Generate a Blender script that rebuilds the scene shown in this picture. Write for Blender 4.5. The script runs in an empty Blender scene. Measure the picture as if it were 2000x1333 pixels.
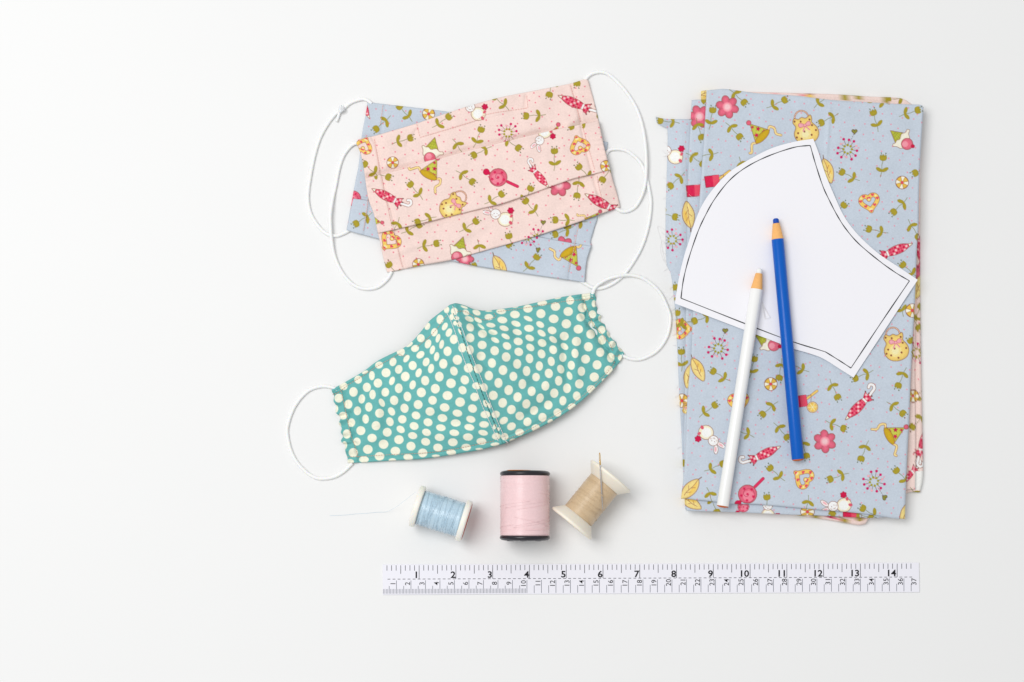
import bpy, math, random
import numpy as np
from mathutils import Vector, Matrix

# ------------------------------------------------------------------ camera, light, exposure
S = 0.0003546            # metres per photograph pixel on the table top
CXP, CYP = 1000.0, 1010.0 # the point of the table straight below the lens (photograph pixels)
H = 1.30                 # lens height above the table
scene = bpy.context.scene
COL = scene.collection

cam = bpy.data.cameras.new("camera")
cam_o = bpy.data.objects.new("camera", cam); COL.objects.link(cam_o)
cam.sensor_width = 36.0
cam.lens = 36.0 * H / (2000 * S)
cam.shift_y = (CYP - 666.5) / 2000.0
cam.clip_start = 0.01; cam.clip_end = 50
cam_o.location = ((CXP - 1000) * S, (666.5 - CYP) * S, H)
scene.camera = cam_o

world = bpy.data.worlds.new("World"); scene.world = world
world.use_nodes = True
wb = world.node_tree.nodes["Background"]
wb.inputs[0].default_value = (0.99, 0.997, 1.0, 1)
wb.inputs[1].default_value = 0.57

def area_lamp(name, loc, target, size, size_y, power, col):
    l = bpy.data.lights.new(name, 'AREA'); l.shape = 'RECTANGLE'
    l.size = size; l.size_y = size_y; l.energy = power; l.color = col
    o = bpy.data.objects.new(name, l); COL.objects.link(o)
    o.location = loc
    o.rotation_euler = (Vector(target) - Vector(loc)).to_track_quat('-Z', 'Y').to_euler()
    return o
area_lamp("window_light", (-0.82, 0.36, 2.0), (0.25, 0.0, 0), 1.15, 1.15, 29.0, (1.0, 0.997, 0.99))

vs = scene.view_settings
vs.view_transform = 'Standard'; vs.look = 'None'; vs.exposure = 0.0; vs.gamma = 1.0
vs.use_curve_mapping = False

# ------------------------------------------------------------------ helpers
EXPO = 1.03   # how much brighter than its own reflectance a lit surface shows
def lin(c):
    c = np.asarray(c, float) / 255.0
    return np.where(c <= 0.04045, c / 12.92, ((c + 0.055) / 1.055) ** 2.4)
def alb(c):
    return np.clip(lin(c) / EXPO, 0.0, 0.9)

def W(px, py, z=0.0):
    """point at height z that the lens sees at photograph pixel (px, py)"""
    px = np.asarray(px, float); py = np.asarray(py, float); z = np.asarray(z, float)
    k = (H - z) / H
    x = CXP + (px - CXP) * k; y = CYP + (py - CYP) * k
    return np.stack(np.broadcast_arrays((x - 1000) * S, (666.5 - y) * S, z), -1)

def smooth01(t):
    t = np.clip(t, 0, 1); return t * t * (3 - 2 * t)

def wob(px, py, seed, amp, wl, n=7):
    r = np.random.RandomState(seed); out = 0.0
    for i in range(n):
        a = r.uniform(0, 2 * math.pi); w = wl * r.uniform(0.6, 1.7); ph = r.uniform(0, 6.28)
        out = out + np.sin((px * math.cos(a) + py * math.sin(a)) * 2 * math.pi / w + ph)
    return out * amp / math.sqrt(n)

def crease(px, py, x0, y0, x1, y1, width, amp):
    dx, dy = x1 - x0, y1 - y0; L = math.hypot(dx, dy)
    t = ((px - x0) * dx + (py - y0) * dy) / (L * L)
    d = ((px - x0) * dy - (py - y0) * dx) / L
    end = smooth01(t / 0.25) * smooth01((1 - t) / 0.25)
    return amp * np.exp(-(d / width) ** 2) * end

def mat(name, color, rough=0.5, spec=0.4, noise=0.0, nscale=200, bump=0.0, bscale=800, sheen=0.0, sss=0.0,
        metallic=0.0, attr=None, coat=0.0, blotch=0.0):
    m = bpy.data.materials.new(name); m.use_nodes = True
    nt = m.node_tree; b = nt.nodes["Principled BSDF"]
    b.inputs["Roughness"].default_value = rough
    b.inputs["Specular IOR Level"].default_value = spec
    b.inputs["Metallic"].default_value = metallic
    if sheen:
        b.inputs["Sheen Weight"].default_value = sheen
        b.inputs["Sheen Roughness"].default_value = 0.5
    if coat:
        b.inputs["Coat Weight"].default_value = coat; b.inputs["Coat Roughness"].default_value = 0.12
    if sss:
        b.inputs["Subsurface Weight"].default_value = sss
        b.inputs["Subsurface Radius"].default_value = (0.004, 0.003, 0.002)
        b.inputs["Subsurface Scale"].default_value = 0.5
    tc = nt.nodes.new("ShaderNodeTexCoord")
    if attr:
        a = nt.nodes.new("ShaderNodeAttribute"); a.attribute_name = attr
        src = a.outputs["Color"]
    else:
        rgb = nt.nodes.new("ShaderNodeRGB")
        rgb.outputs[0].default_value = (*[float(v) for v in color[:3]], 1); src = rgb.outputs[0]
    for amp, sc in ((noise, nscale), (blotch, 45)):
        if not amp: continue
        n = nt.nodes.new("ShaderNodeTexNoise"); n.inputs["Scale"].default_value = sc
        n.inputs["Detail"].default_value = 3
        nt.links.new(tc.outputs["Object"], n.inputs["Vector"])
        mr = nt.nodes.new("ShaderNodeMapRange")
        mr.inputs[1].default_value = 0.25; mr.inputs[2].default_value = 0.75
        mr.inputs[3].default_value = 1 - amp; mr.inputs[4].default_value = 1 + amp * 0.6
        nt.links.new(n.outputs[0], mr.inputs[0])
        mx = nt.nodes.new("ShaderNodeMix"); mx.data_type = 'RGBA'; mx.blend_type = 'MULTIPLY'
        mx.inputs["Factor"].default_value = 1
        nt.links.new(src, mx.inputs["A"]); nt.links.new(mr.outputs[0], mx.inputs["B"])
        src = mx.outputs["Result"]
    nt.links.new(src, b.inputs["Base Color"])
    if bump:
        n = nt.nodes.new("ShaderNodeTexNoise"); n.inputs["Scale"].default_value = bscale
        n.inputs["Detail"].default_value = 4
        nt.links.new(tc.outputs["Object"], n.inputs["Vector"])
        bp = nt.nodes.new("ShaderNodeBump"); bp.inputs["Strength"].default_value = bump
        bp.inputs["Distance"].default_value = 0.0005
        nt.links.new(n.outputs[0], bp.inputs["Height"])
        nt.links.new(bp.outputs[0], b.inputs["Normal"])
    return m

def thing(name, label, cat, loc, group=None):
    o = bpy.data.objects.new(name, None); COL.objects.link(o)
    o.empty_display_size = 0.01
    o.location = loc; o["label"] = label; o["category"] = cat
    if group: o["group"] = group
    return o

def mesh_obj(name, verts, faces, material, parent=None, smooth=True, colors=None, origin=None):
    """verts in world metres; stored relative to the parent's location (or to origin)"""
    verts = np.asarray(verts, float)
    org = np.zeros(3)
    if parent is not None:
        p = parent
        while p is not None:
            org = org + np.array(p.location); p = p.parent
    elif origin is not None:
        org = np.asarray(origin, float)
    me = bpy.data.meshes.new(name)
    v = np.ascontiguousarray(verts - org, dtype=np.float32)
    if isinstance(faces, np.ndarray) and faces.ndim == 2:
        nf, k = faces.shape
        me.vertices.add(len(v)); me.vertices.foreach_set("co", v.ravel())
        me.loops.add(nf * k); me.loops.foreach_set("vertex_index", np.ascontiguousarray(faces, dtype=np.int32).ravel())
        me.polygons.add(nf)
        me.polygons.foreach_set("loop_start", np.arange(0, nf * k, k, dtype=np.int32))
        me.update(calc_edges=True)
    else:
        me.from_pydata([tuple(map(float, q)) for q in v], [], faces)
    if smooth:
        me.polygons.foreach_set("use_smooth", np.ones(len(me.polygons), dtype=bool))
    if colors is not None:
        ca = me.color_attributes.new("print_color", 'FLOAT_COLOR', 'POINT')
        c4 = np.ones((len(v), 4), np.float32); c4[:, :3] = colors
        ca.data.foreach_set("color", c4.ravel())
    me.validate()
    me.materials.append(material)
    o = bpy.data.objects.new(name, me); COL.objects.link(o)
    if parent is not None: o.parent = parent
    elif origin is not None: o.location = org
    return o

def catmull(pts, n=8, closed=False):
    p = np.asarray(pts, float); out = []
    m = len(p); rng = range(m if closed else m - 1)
    for i in rng:
        p0 = p[(i - 1) % m] if (closed or i > 0) else 2 * p[0] - p[1]
        p1 = p[i]; p2 = p[(i + 1) % m]
        p3 = p[(i + 2) % m] if (closed or i + 2 < m) else 2 * p[-1] - p[-2]
        for j in range(n):
            t = j / n
            out.append(0.5 * ((2 * p1) + (-p0 + p2) * t + (2 * p0 - 5 * p1 + 4 * p2 - p3) * t * t
                              + (-p0 + 3 * p1 - 3 * p2 + p3) * t ** 3))
    if not closed: out.append(p[-1])
    return np.array(out)

def tube_data(pts, r, sides=10):
    p = np.asarray(pts, float); n = len(p)
    r = np.broadcast_to(np.asarray(r, float), (n,))
    t = np.gradient(p, axis=0); t /= np.linalg.norm(t, axis=1)[:, None] + 1e-12
    up = np.array([0, 0, 1.0])
    if abs(t[0] @ up) > 0.9: up = np.array([1.0, 0, 0])
    nv = np.zeros_like(p); a = np.cross(t[0], up); a /= np.linalg.norm(a); nv[0] = a
    for i in range(1, n):
        a = nv[i - 1] - t[i] * (nv[i - 1] @ t[i]); nv[i] = a / (np.linalg.norm(a) + 1e-12)
    bv = np.cross(t, nv)
    ang = np.arange(sides) * 2 * math.pi / sides
    v = p[:, None] + r[:, None, None] * (np.cos(ang)[None, :, None] * nv[:, None] + np.sin(ang)[None, :, None] * bv[:, None])
    v = v.reshape(-1, 3)
    i = np.arange(n - 1)[:, None] * sides; j = np.arange(sides)[None]; j2 = (j + 1) % sides
    f = np.stack([i + j, i + j2, i + sides + j2, i + sides + j], -1).reshape(-1, 4)
    v = np.vstack([v, p[0], p[-1]]); c0, c1 = len(v) - 2, len(v) - 1
    caps = [[c0, (k + 1) % sides, k, k] for k in range(sides)]
    b = (n - 1) * sides
    caps += [[c1, b + k, b + (k + 1) % sides, b + (k + 1) % sides] for k in range(sides)]
    return v, f, np.array(caps)

class Bag:
    """collects many small shapes that belong to one part"""
    def __init__(self): self.v = []; self.f = []; self.n = 0
    def add(self, v, faces):
        self.v.append(np.asarray(v, float))
        for f in faces:
            f = [int(q) + self.n for q in f]
            g = []
            for q in f:
                if not g or g[-1] != q: g.append(q)
            if len(g) > 2 and g[0] == g[-1]: g = g[:-1]
            if len(g) > 2: self.f.append(g)
        self.n += len(v)
    def tube(self, pts, r, sides=8):
        v, f, c = tube_data(pts, r, sides); self.add(v, list(f) + list(c))
    def obj(self, name, m, parent=None, smooth=True, origin=None):
        return mesh_obj(name, np.vstack(self.v), self.f, m, parent, smooth, origin=origin)

def tube_obj(name, pts, r, m, parent=None, sides=10, origin=None):
    b = Bag(); b.tube(pts, r, sides); return b.obj(name, m, parent, True, origin)

# ------------------------------------------------------------------ printing: motifs painted by distance fields
SR = 3   # sprite samples per photograph pixel
def seg_dist(X, Y, poly, closed):
    d = np.full(X.shape, 1e9)
    n = len(poly)
    for i in range(n if closed else n - 1):
        ax, ay = poly[i]; bx, by = poly[(i + 1) % n]
        ex, ey = bx - ax, by - ay; l2 = ex * ex + ey * ey + 1e-12
        t = np.clip(((X - ax) * ex + (Y - ay) * ey) / l2, 0, 1)
        np.minimum(d, (X - ax - t * ex) ** 2 + (Y - ay - t * ey) ** 2, out=d)
    return np.sqrt(d)
def inside(X, Y, poly):
    c = np.zeros(X.shape, bool); n = len(poly)
    for i in range(n):
        ax, ay = poly[i]; bx, by = poly[(i + 1) % n]
        if ay == by: continue
        hit = ((ay > Y) != (by > Y)) & (X < (bx - ax) * (Y - ay) / (by - ay) + ax)
        c ^= hit
    return c

class Sprite:
    def __init__(self, half, seed=0):
        self.h = half; n = int(2 * half * SR)
        self.n = n; self.a = np.zeros((n, n, 4), np.float32)
        self.rs = np.random.RandomState(seed)
    def win(self, x0, y0, x1, y1):
        i0 = max(0, int((x0 + self.h) * SR) - 2); i1 = min(self.n, int((x1 + self.h) * SR) + 3)
        j0 = max(0, int((y0 + self.h) * SR) - 2); j1 = min(self.n, int((y1 + self.h) * SR) + 3)
        xs = (np.arange(i0, i1) + 0.5) / SR - self.h; ys = (np.arange(j0, j1) + 0.5) / SR - self.h
        X, Y = np.meshgrid(xs, ys)
        return (slice(j0, j1), slice(i0, i1)), X, Y
    def put(self, sl, cov, col):
        c = np.asarray(col, np.float32)
        if c.ndim == 1: c = np.broadcast_to(c, cov.shape + (3,))
        a = self.a[sl]; k = cov[..., None].astype(np.float32)
        a[..., :3] = a[..., :3] * (1 - k) + c * k
        a[..., 3:] = a[..., 3:] * (1 - k) + k
    def fill(self, poly, col, shade=0.0, edge=None, ew=0.9, fn=None):
        p = np.asarray(poly, float)
        sl, X, Y = self.win(p[:, 0].min() - 1, p[:, 1].min() - 1, p[:, 0].max() + 1, p[:, 1].max() + 1)
        d = seg_dist(X, Y, p, True); ins = inside(X, Y, p)
        sd = np.where(ins, -d, d)
        cov = np.clip(0.5 - sd * SR, 0, 1)
        if fn is not None: c = fn(X, Y)
        else:
            c = np.broadcast_to(np.asarray(col, float), X.shape + (3,)).copy()
        if shade:   # pigment pools towards the rim, as in the printed drawing
            w = np.exp(-np.clip(-sd, 0, 99) / 3.0)[..., None]
            c = c * (1 - shade * w)
            c = c + self.rs.uniform(-1, 1, X.shape)[..., None] * 10
        self.put(sl, cov, c)
        if edge is not None:
            self.put(sl, np.clip(0.5 - (d - ew / 2) * SR, 0, 1), edge)
    def line(self, poly, w, col, closed=False):
        p = np.asarray(poly, float)
        sl, X, Y = self.win(p[:, 0].min() - w, p[:, 1].min() - w, p[:, 0].max() + w, p[:, 1].max() + w)
        d = seg_dist(X, Y, p, closed)
        self.put(sl, np.clip(0.5 - (d - w / 2) * SR, 0, 1), col)
    def disc(self, x, y, r, col, edge=None, ew=0.8, shade=0.0, ry=None, rot=0):
        t = np.linspace(0, 2 * math.pi, 25)[:-1]; ry = ry or r
        c, s = math.cos(rot), math.sin(rot)
        ex, ey = r * np.cos(t), ry * np.sin(t)
        self.fill(np.stack([x + ex * c - ey * s, y + ex * s + ey * c], -1), col, shade, edge, ew)

OLIVE = (186, 167, 50); OLIVE_D = (152, 144, 60); STEM = (146, 150, 92); BROWN = (150, 88, 72)
YEL = (250, 216, 124); YEL_D = (232, 186, 62); CREAM = (253, 246, 226); RED = (214, 32, 88); CORAL = (238, 106, 130)
PINK_L = (250, 176, 186); WHITE = (254, 252, 248); LIME = (206, 208, 84)

def sp_sprig():
    s = Sprite(30, 1)
    stem = catmull([(0, -14), (1.6, -3), (0.6, 8), (3.0, 21)], 6)
    s.line(stem, 1.1, STEM)
    for a, L in ((-58, 15.0), (62, 14.0)):
        t = math.radians(a); dx, dy = math.sin(t), -math.cos(t)
        s.disc(0.6 + 0.5 * L * dx, 9 + 0.5 * L * dy, L * 0.52, OLIVE, None, 0, 0.12, 3.7, math.atan2(dy, dx))
        s.line([(0.6 + 3 * dx, 9 + 3 * dy), (0.6 + 10 * dx, 9 + 10 * dy)], 0.5, OLIVE_D)
    for x, y in ((-5.0, -29.0), (4.6, -29.0)):
        s.line([(x * 0.7, -24), (x, y)], 0.8, STEM); s.disc(x, y, 1.25, (84, 100, 62))
    head = catmull([(0, -13), (-5.5, -14.5), (-7.6, -19), (-6.2, -25.5), (-3, -23.5), (0, -26.8), (3, -23.5), (6.4, -25.2), (7.6, -19), (5.4, -14.2)], 4, True)
    s.fill(head, OLIVE, 0.14)
    for a in (-3, 0, 3): s.line([(a * 0.6, -15), (a, -21)], 0.5, OLIVE_D)
    return s
def sp_flower():
    s = Sprite(30, 2)
    for k in range(6):
        a = k * math.pi / 3 + 0.1
        s.disc(13.2 * math.cos(a), 13.2 * math.sin(a), 9.6, CORAL, BROWN, 0.9, 0.1, 7.6, a)
    for k in range(6):
        a = k * math.pi / 3 + 0.1
        s.disc(12.6 * math.cos(a), 12.6 * math.sin(a), 8.6, (240, 112, 138), None, 0, 0.16, 6.6, a)
    for r, c in ((9.6, (244, 140, 158)), (7.6, (248, 172, 182)), (5.2, (252, 200, 204))): s.disc(0, 0, r, c)
    return s
def gingham(X, Y):
    u = np.floor((X + Y) / 5.4) % 2; v = np.floor((X - Y) / 5.4) % 2
    c = np.zeros(X.shape + (3,))
    c[...] = (238, 104, 126)
    c[(u == 1) & (v == 1)] = (208, 24, 72); c[(u == 0) & (v == 0)] = (253, 214, 214)
    c[(u == 0) & (v == 0) & (np.floor((X + Y) / 10.8) % 2 == 0)] = (226, 70, 104)
    return c
def sp_umbrella():
    s = Sprite(52, 3)
    hook = catmull([(20, 0), (31, -1.5), (38, -3), (41, -9), (37, -14), (32, -12)], 6)
    s.line(hook, 6.2, BROWN); s.line(hook, 4.6, WHITE)
    body = catmull([(-43, 0), (-34, -3.6), (-20, -8.0), (-4, -8.0), (9, -4.6), (9, 4.6), (-4, 8.6), (-20, 8.2), (-34, 3.4)], 5, True)
    s.fill(body, RED, 0.05, BROWN, 0.7, gingham)
    s.fill([(-43, 0), (-35, -3.0), (-35, 2.8)], CREAM, 0, BROWN, 0.5)
    ruf = [(9, -4.6), (18, -9.5), (22, -10.5), (20.5, -4.5), (24, -3.5), (21, 0.5), (24, 4), (20, 5), (21, 10.5), (16, 9), (9, 4.8)]
    s.fill(ruf, RED, 0.05, BROWN, 0.6, gingham)
    s.fill([(7, -5), (11, -5.4), (11, 5.4), (7, 5)], WHITE, 0, BROWN, 0.4)
    for x, y in ((22, -10.8), (24.4, -3.6), (24.4, 4), (21, 10.8)): s.disc(x, y, 1.4, (110, 60, 60))
    return s
def star(x, y, r, rot):
    return [(x + (r if k % 2 == 0 else r * 0.45) * math.cos(rot + k * math.pi / 5), y + (r if k % 2 == 0 else r * 0.45) * math.sin(rot + k * math.pi / 5)) for k in range(10)]
def sp_hat():
    s = Sprite(54, 4)
    for P in ([(-18, 15), (-26, 10), (-33, 15), (-40, 22), (-44, 20)], [(18, 14), (26, 10), (30, 20), (25, 30), (30, 40)]):
        c = catmull(P, 6); s.line(c, 5.4, BROWN); s.line(c, 4.0, (252, 222, 150))
    s.fill([(0, -24), (19.5, 13), (-19.5, 13)], LIME, 0.1, BROWN, 0.8)
    for x, y, r, q in ((-7, 3, 5.6, 0.2), (5, -4, 5.4, 0.7), (10, 9, 5.2, 0.3), (-1, -15, 3.8, 0.1), (-2, 12, 4.4, 0.5)):
        s.fill(star(x, y, r, q), RED if q < 0.6 else (200, 26, 80), 0, (150, 30, 60), 0.3)
    s.fill([(-16.6, 8), (-11, 12), (-19.5, 13)], CORAL)
    s.disc(0, 14, 19.8, (214, 176, 42), BROWN, 0.8, 0.12, 7.6)
    s.disc(0, -27, 5.2, CORAL, BROWN, 0.7, 0.12)
    return s
def sp_purse():
    s = Sprite(52, 5)
    for k in range(15):
        a = math.pi * (1.02 + 0.96 * k / 14)
        s.disc(-4 + 14 * math.cos(a), -24 + 15 * math.sin(a), 1.55, (248, 206, 176), BROWN, 0.6)
    body = catmull([(-19, -26), (-11, -23), (-4, -26), (4, -23), (14, -28), (16, -20), (15, -13), (23, -2), (25, 10), (19, 22), (4, 28), (-12, 26), (-22, 16), (-24, 4), (-19, -8), (-23, -18)], 5, True)
    s.fill(body, YEL, 0.16, BROWN, 0.9)
    s.disc(-2, 8, 12, (253, 228, 156)); s.disc(-2, 8, 7, (254, 236, 180))
    for x, y in ((-19, -20), (-7, -18), (11, -19), (14, -7), (20, 4), (-16, 4), (-3, 3), (10, 12), (-11, 16), (3, 22), (-20, 12)):
        s.disc(x, y, 2.0, (142, 80, 62))
    for P in ([(0, -9), (-8, -15), (-13, -12), (-10, -6)], [(0, -9), (7, -16), (12, -13), (9, -7)]):
        s.fill(catmull(P, 5, True), PINK_L, 0.06, (198, 96, 112), 0.8)
    s.line([(0, -9), (-5, 2)], 2.6, PINK_L); s.line([(0, -9), (7, 1)], 2.6, PINK_L)
    s.line([(0, -8), (-6, 2)], 0.7, (198, 96, 112)); s.line([(0, -8), (8, 1)], 0.7, (198, 96, 112))
    s.disc(0, -9, 2.6, PINK_L, (198, 96, 112), 0.7)
    return s
def sp_ice():
    s = Sprite(40, 6)
    cone = [(-3, -29), (12, -3), (-17, -3)]
    s.fill(cone, (196, 200, 70), 0.12, BROWN, 0.9)
    for q in (-14, -8, -2, 4): s.line([(q, -3), (q * 0.35 - 1, -20)], 0.6, (140, 140, 50))
    for q in (-8, -14, -19): s.line([(-12 + (-q - 8) * 0.6, q), (9 - (-q - 8) * 0.6, q)], 0.6, (140, 140, 50))
    cream = catmull([(-16, -5), (-21, -7), (-24, -4), (-20, 2), (-17, 12), (-8, 14), (8, 13), (16, 4), (23, 1), (21, -4), (14, -3), (6, -7), (-4, -3), (-10, -6)], 5, True)
    s.fill(cream, CREAM, 0.06, BROWN, 0.8)
    s.disc(-2, 15, 12, (240, 116, 138), BROWN, 0.8, 0.14); s.disc(-5, 12, 6, (248, 158, 172)); 
    s.disc(2, 27, 3.8, (206, 30, 70), (150, 30, 60), 0.5)
    return s
def sp_ball():
    s = Sprite(18, 7)
    s.disc(0, 0, 12, CREAM, BROWN, 1.0)
    for k in range(4):
        a0 = k * math.pi / 2 + 0.3; a1 = a0 + math.pi / 4
        P = [(0, 0)] + [(11.3 * math.cos(a), 11.3 * math.sin(a)) for a in np.linspace(a0, a1 + 0.12, 7)]
        s.fill(P, (248, 204, 84), 0.12, BROWN, 0.5)
    s.disc(0, 0, 2.8, (232, 80, 92), BROWN, 0.4)
    return s
def heart(k=1.0):
    P = []
    for t in np.linspace(0, 2 * math.pi, 41)[:-1]:
        P.append((k * 16 * math.sin(t) ** 3, -k * (13 * math.cos(t) - 5 * math.cos(2 * t) - 2 * math.cos(3 * t) - math.cos(4 * t)) - k * 2))
    return np.array(P)
def sp_ring():
    s = Sprite(30, 8)
    h = heart(1.06)
    s.line(h, 9.2, BROWN, True); s.line(h, 7.6, (251, 208, 106), True)
    for k in (2, 6, 10, 14, 20, 26, 30, 34, 38):
        x, y = h[k]; hh = heart(0.2); s.fill([(x + a, y + b) for a, b in hh], (234, 82, 104), 0, (196, 60, 84), 0.3)
    for k in (0, 8, 17, 23, 32): x, y = h[k]; s.disc(x, y, 2.0, (254, 236, 176))
    return s
def sp_fire():
    s = Sprite(44, 9)
    for k in range(12):
        a = k * math.pi / 6 + 0.15; r = 18.5 + (k % 3) * 1.3
        s.line([(9.5 * math.cos(a), 9.5 * math.sin(a)), ((r - 2) * math.cos(a), (r - 2) * math.sin(a))], 0.8, (120, 80, 80))
        if k % 4 != 3: s.disc(r * math.cos(a), r * math.sin(a), 2.6, (214, 26, 100))
        else: s.disc((r - 3) * math.cos(a), (r - 3) * math.sin(a), 2.3, PINK_L)
        b = a + 0.26; s.disc(14.5 * math.cos(b), 14.5 * math.sin(b), 1.4, (250, 186, 196)) if k % 2 else None
    for k in range(8):
        a = k * math.pi / 4; s.disc(8.2 * math.cos(a), 8.2 * math.sin(a), 2.3, (168, 158, 36))
    for k in range(4):
        t0 = 0.46 + 0.13 * k; s.line([(13 * t0 * 1.0, -33 * t0), (13 * (t0 + .06), -33 * (t0 + .06))], 0.8, (120, 80, 80))
    s.fill([(13.5 + a, -34 + b) for a, b in heart(0.34)], (150, 148, 66), 0.1, (104, 76, 56), 0.9)
    return s
def sp_bunny():
    s = Sprite(46, 10)
    pom = [(11 + (6.4 + 0.9 * math.cos(6 * t)) * math.cos(t), -18 + (6.4 + 0.9 * math.cos(6 * t)) * math.sin(t)) for t in np.linspace(0, 2 * math.pi, 31)[:-1]]
    s.fill(pom, (214, 28, 78), 0.08, (170, 24, 66), 0.5)
    s.disc(0, 0, 15.5, (254, 244, 214), BROWN, 0.9, 0.06, 14.5); s.disc(-1, 0, 10, (255, 252, 244))
    s.disc(11, 7, 4.4, (238, 100, 120), None, 0, 0.1, 3.2, 0.8); s.disc(12.5, -7, 4.0, (238, 100, 120), None, 0, 0.1, 2.8, 2.2)
    for x, y, a in ((-38, -14, 0.22), (-31, -26, 1.25)):
        s.disc(x, y, 9.5, WHITE, BROWN, 0.8, 0, 4.4, a); s.disc(x + 0.6, y, 5.6, (248, 184, 190), None, 0, 0, 2.2, a)
    s.disc(-20, -11, 10.4, WHITE, BROWN, 0.9)
    s.line(catmull([(-22, -6.5), (-20, -5), (-17.5, -6.5)], 4), 0.7, BROWN)
    s.disc(-23, -12, 0.8, (120, 60, 60)); s.disc(-17, -12, 0.8, (120, 60, 60))
    for q in (-1, 1):
        s.line([(-20 + q * 5, -9), (-20 + q * 8.6, -10)], 0.45, BROWN); s.line([(-20 + q * 5, -7.6), (-20 + q * 8.6, -7)], 0.45, BROWN)
    return s
def sp_leaf():
    s = Sprite(36, 11)
    P = catmull([(0, -26), (9, -16), (12.5, -2), (9, 14), (0, 27), (-8, 15), (-11.5, 0), (-8, -16)], 5, True)
    s.fill(P, (252, 226, 146), 0.12, BROWN, 1.0)
    s.fill(catmull([(1, -20), (7, -13), (10, -2), (7, 10), (3, 4), (2, -8)], 5, True), (248, 208, 108))
    s.line(catmull([(0, -24), (1, -8), (-1, 8), (0, 16)], 5), 0.9, BROWN)
    for y, q in ((-8, 1), (-2, -1), (4, 1)): s.line([(0, y + 5), (q * 6, y - 2)], 0.8, BROWN)
    s.line([(0, -26), (1.5, -33)], 1.6, (130, 84, 60))
    return s
def sp_lolly():
    s = Sprite(46, 12)
    s.line([(15, -15), (31, -31)], 6.2, (170, 24, 66)); s.line([(15, -15), (31, -31)], 5.0, (224, 52, 96))
    s.disc(-19, 19, 6.5, (214, 28, 78), (160, 24, 60), 0.6); s.line([(-13, 13), (-18, 18)], 6, (214, 28, 78))
    s.disc(0, 0, 18.6, (238, 108, 134), BROWN, 0.9, 0.12)
    s.disc(2, 4, 11, (244, 138, 158))
    sp = [((1.2 + 2.05 * t) * math.cos(t * 1.0), (1.2 + 2.05 * t) * math.sin(t * 1.0)) for t in np.linspace(0, 8.2, 50)]
    s.line(sp, 0.8, (176, 60, 84))
    for k in range(5):
        a = k * 2 * math.pi / 5 + 0.4; s.fill(star(12.6 * math.cos(a), 12.6 * math.sin(a), 4.0, a), (218, 30, 84))
    s.fill(star(0, 0, 3.6, 0.3), (218, 30, 84))
    return s
def sp_drink():
    s = Sprite(44, 13)
    s.line([(2, 0), (28, -17)], 5.2, BROWN); s.line([(2, 0), (28, -17)], 3.8, (250, 212, 112))
    s.line([(6, -9), (16, -10), (14, 12)], 0.8, BROWN)
    s.fill([(-22, -9), (6, -11), (8, 11), (-20, 13)], (224, 40, 84), 0.06, (150, 40, 60), 0.8)
    s.fill([(-6, -10), (6, -11), (8, 11), (-5, 12)], (238, 84, 108))
    s.disc(17, 14, 10.6, (252, 222, 150), BROWN, 0.8); s.disc(17, 14, 8.4, (250, 206, 96), BROWN, 0.4)
    for k in range(6):
        a = k * math.pi / 3; s.line([(17, 14), (17 + 8 * math.cos(a), 14 + 8 * math.sin(a))], 1.2, (254, 238, 190))
    return s
SP = dict(sprig=sp_sprig(), flower=sp_flower(), umbrella=sp_umbrella(), hat=sp_hat(), purse=sp_purse(), ice=sp_ice(),
          ball=sp_ball(), ring=sp_ring(), fire=sp_fire(), bunny=sp_bunny(), leaf=sp_leaf(), lolly=sp_lolly(), drink=sp_drink())

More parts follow.
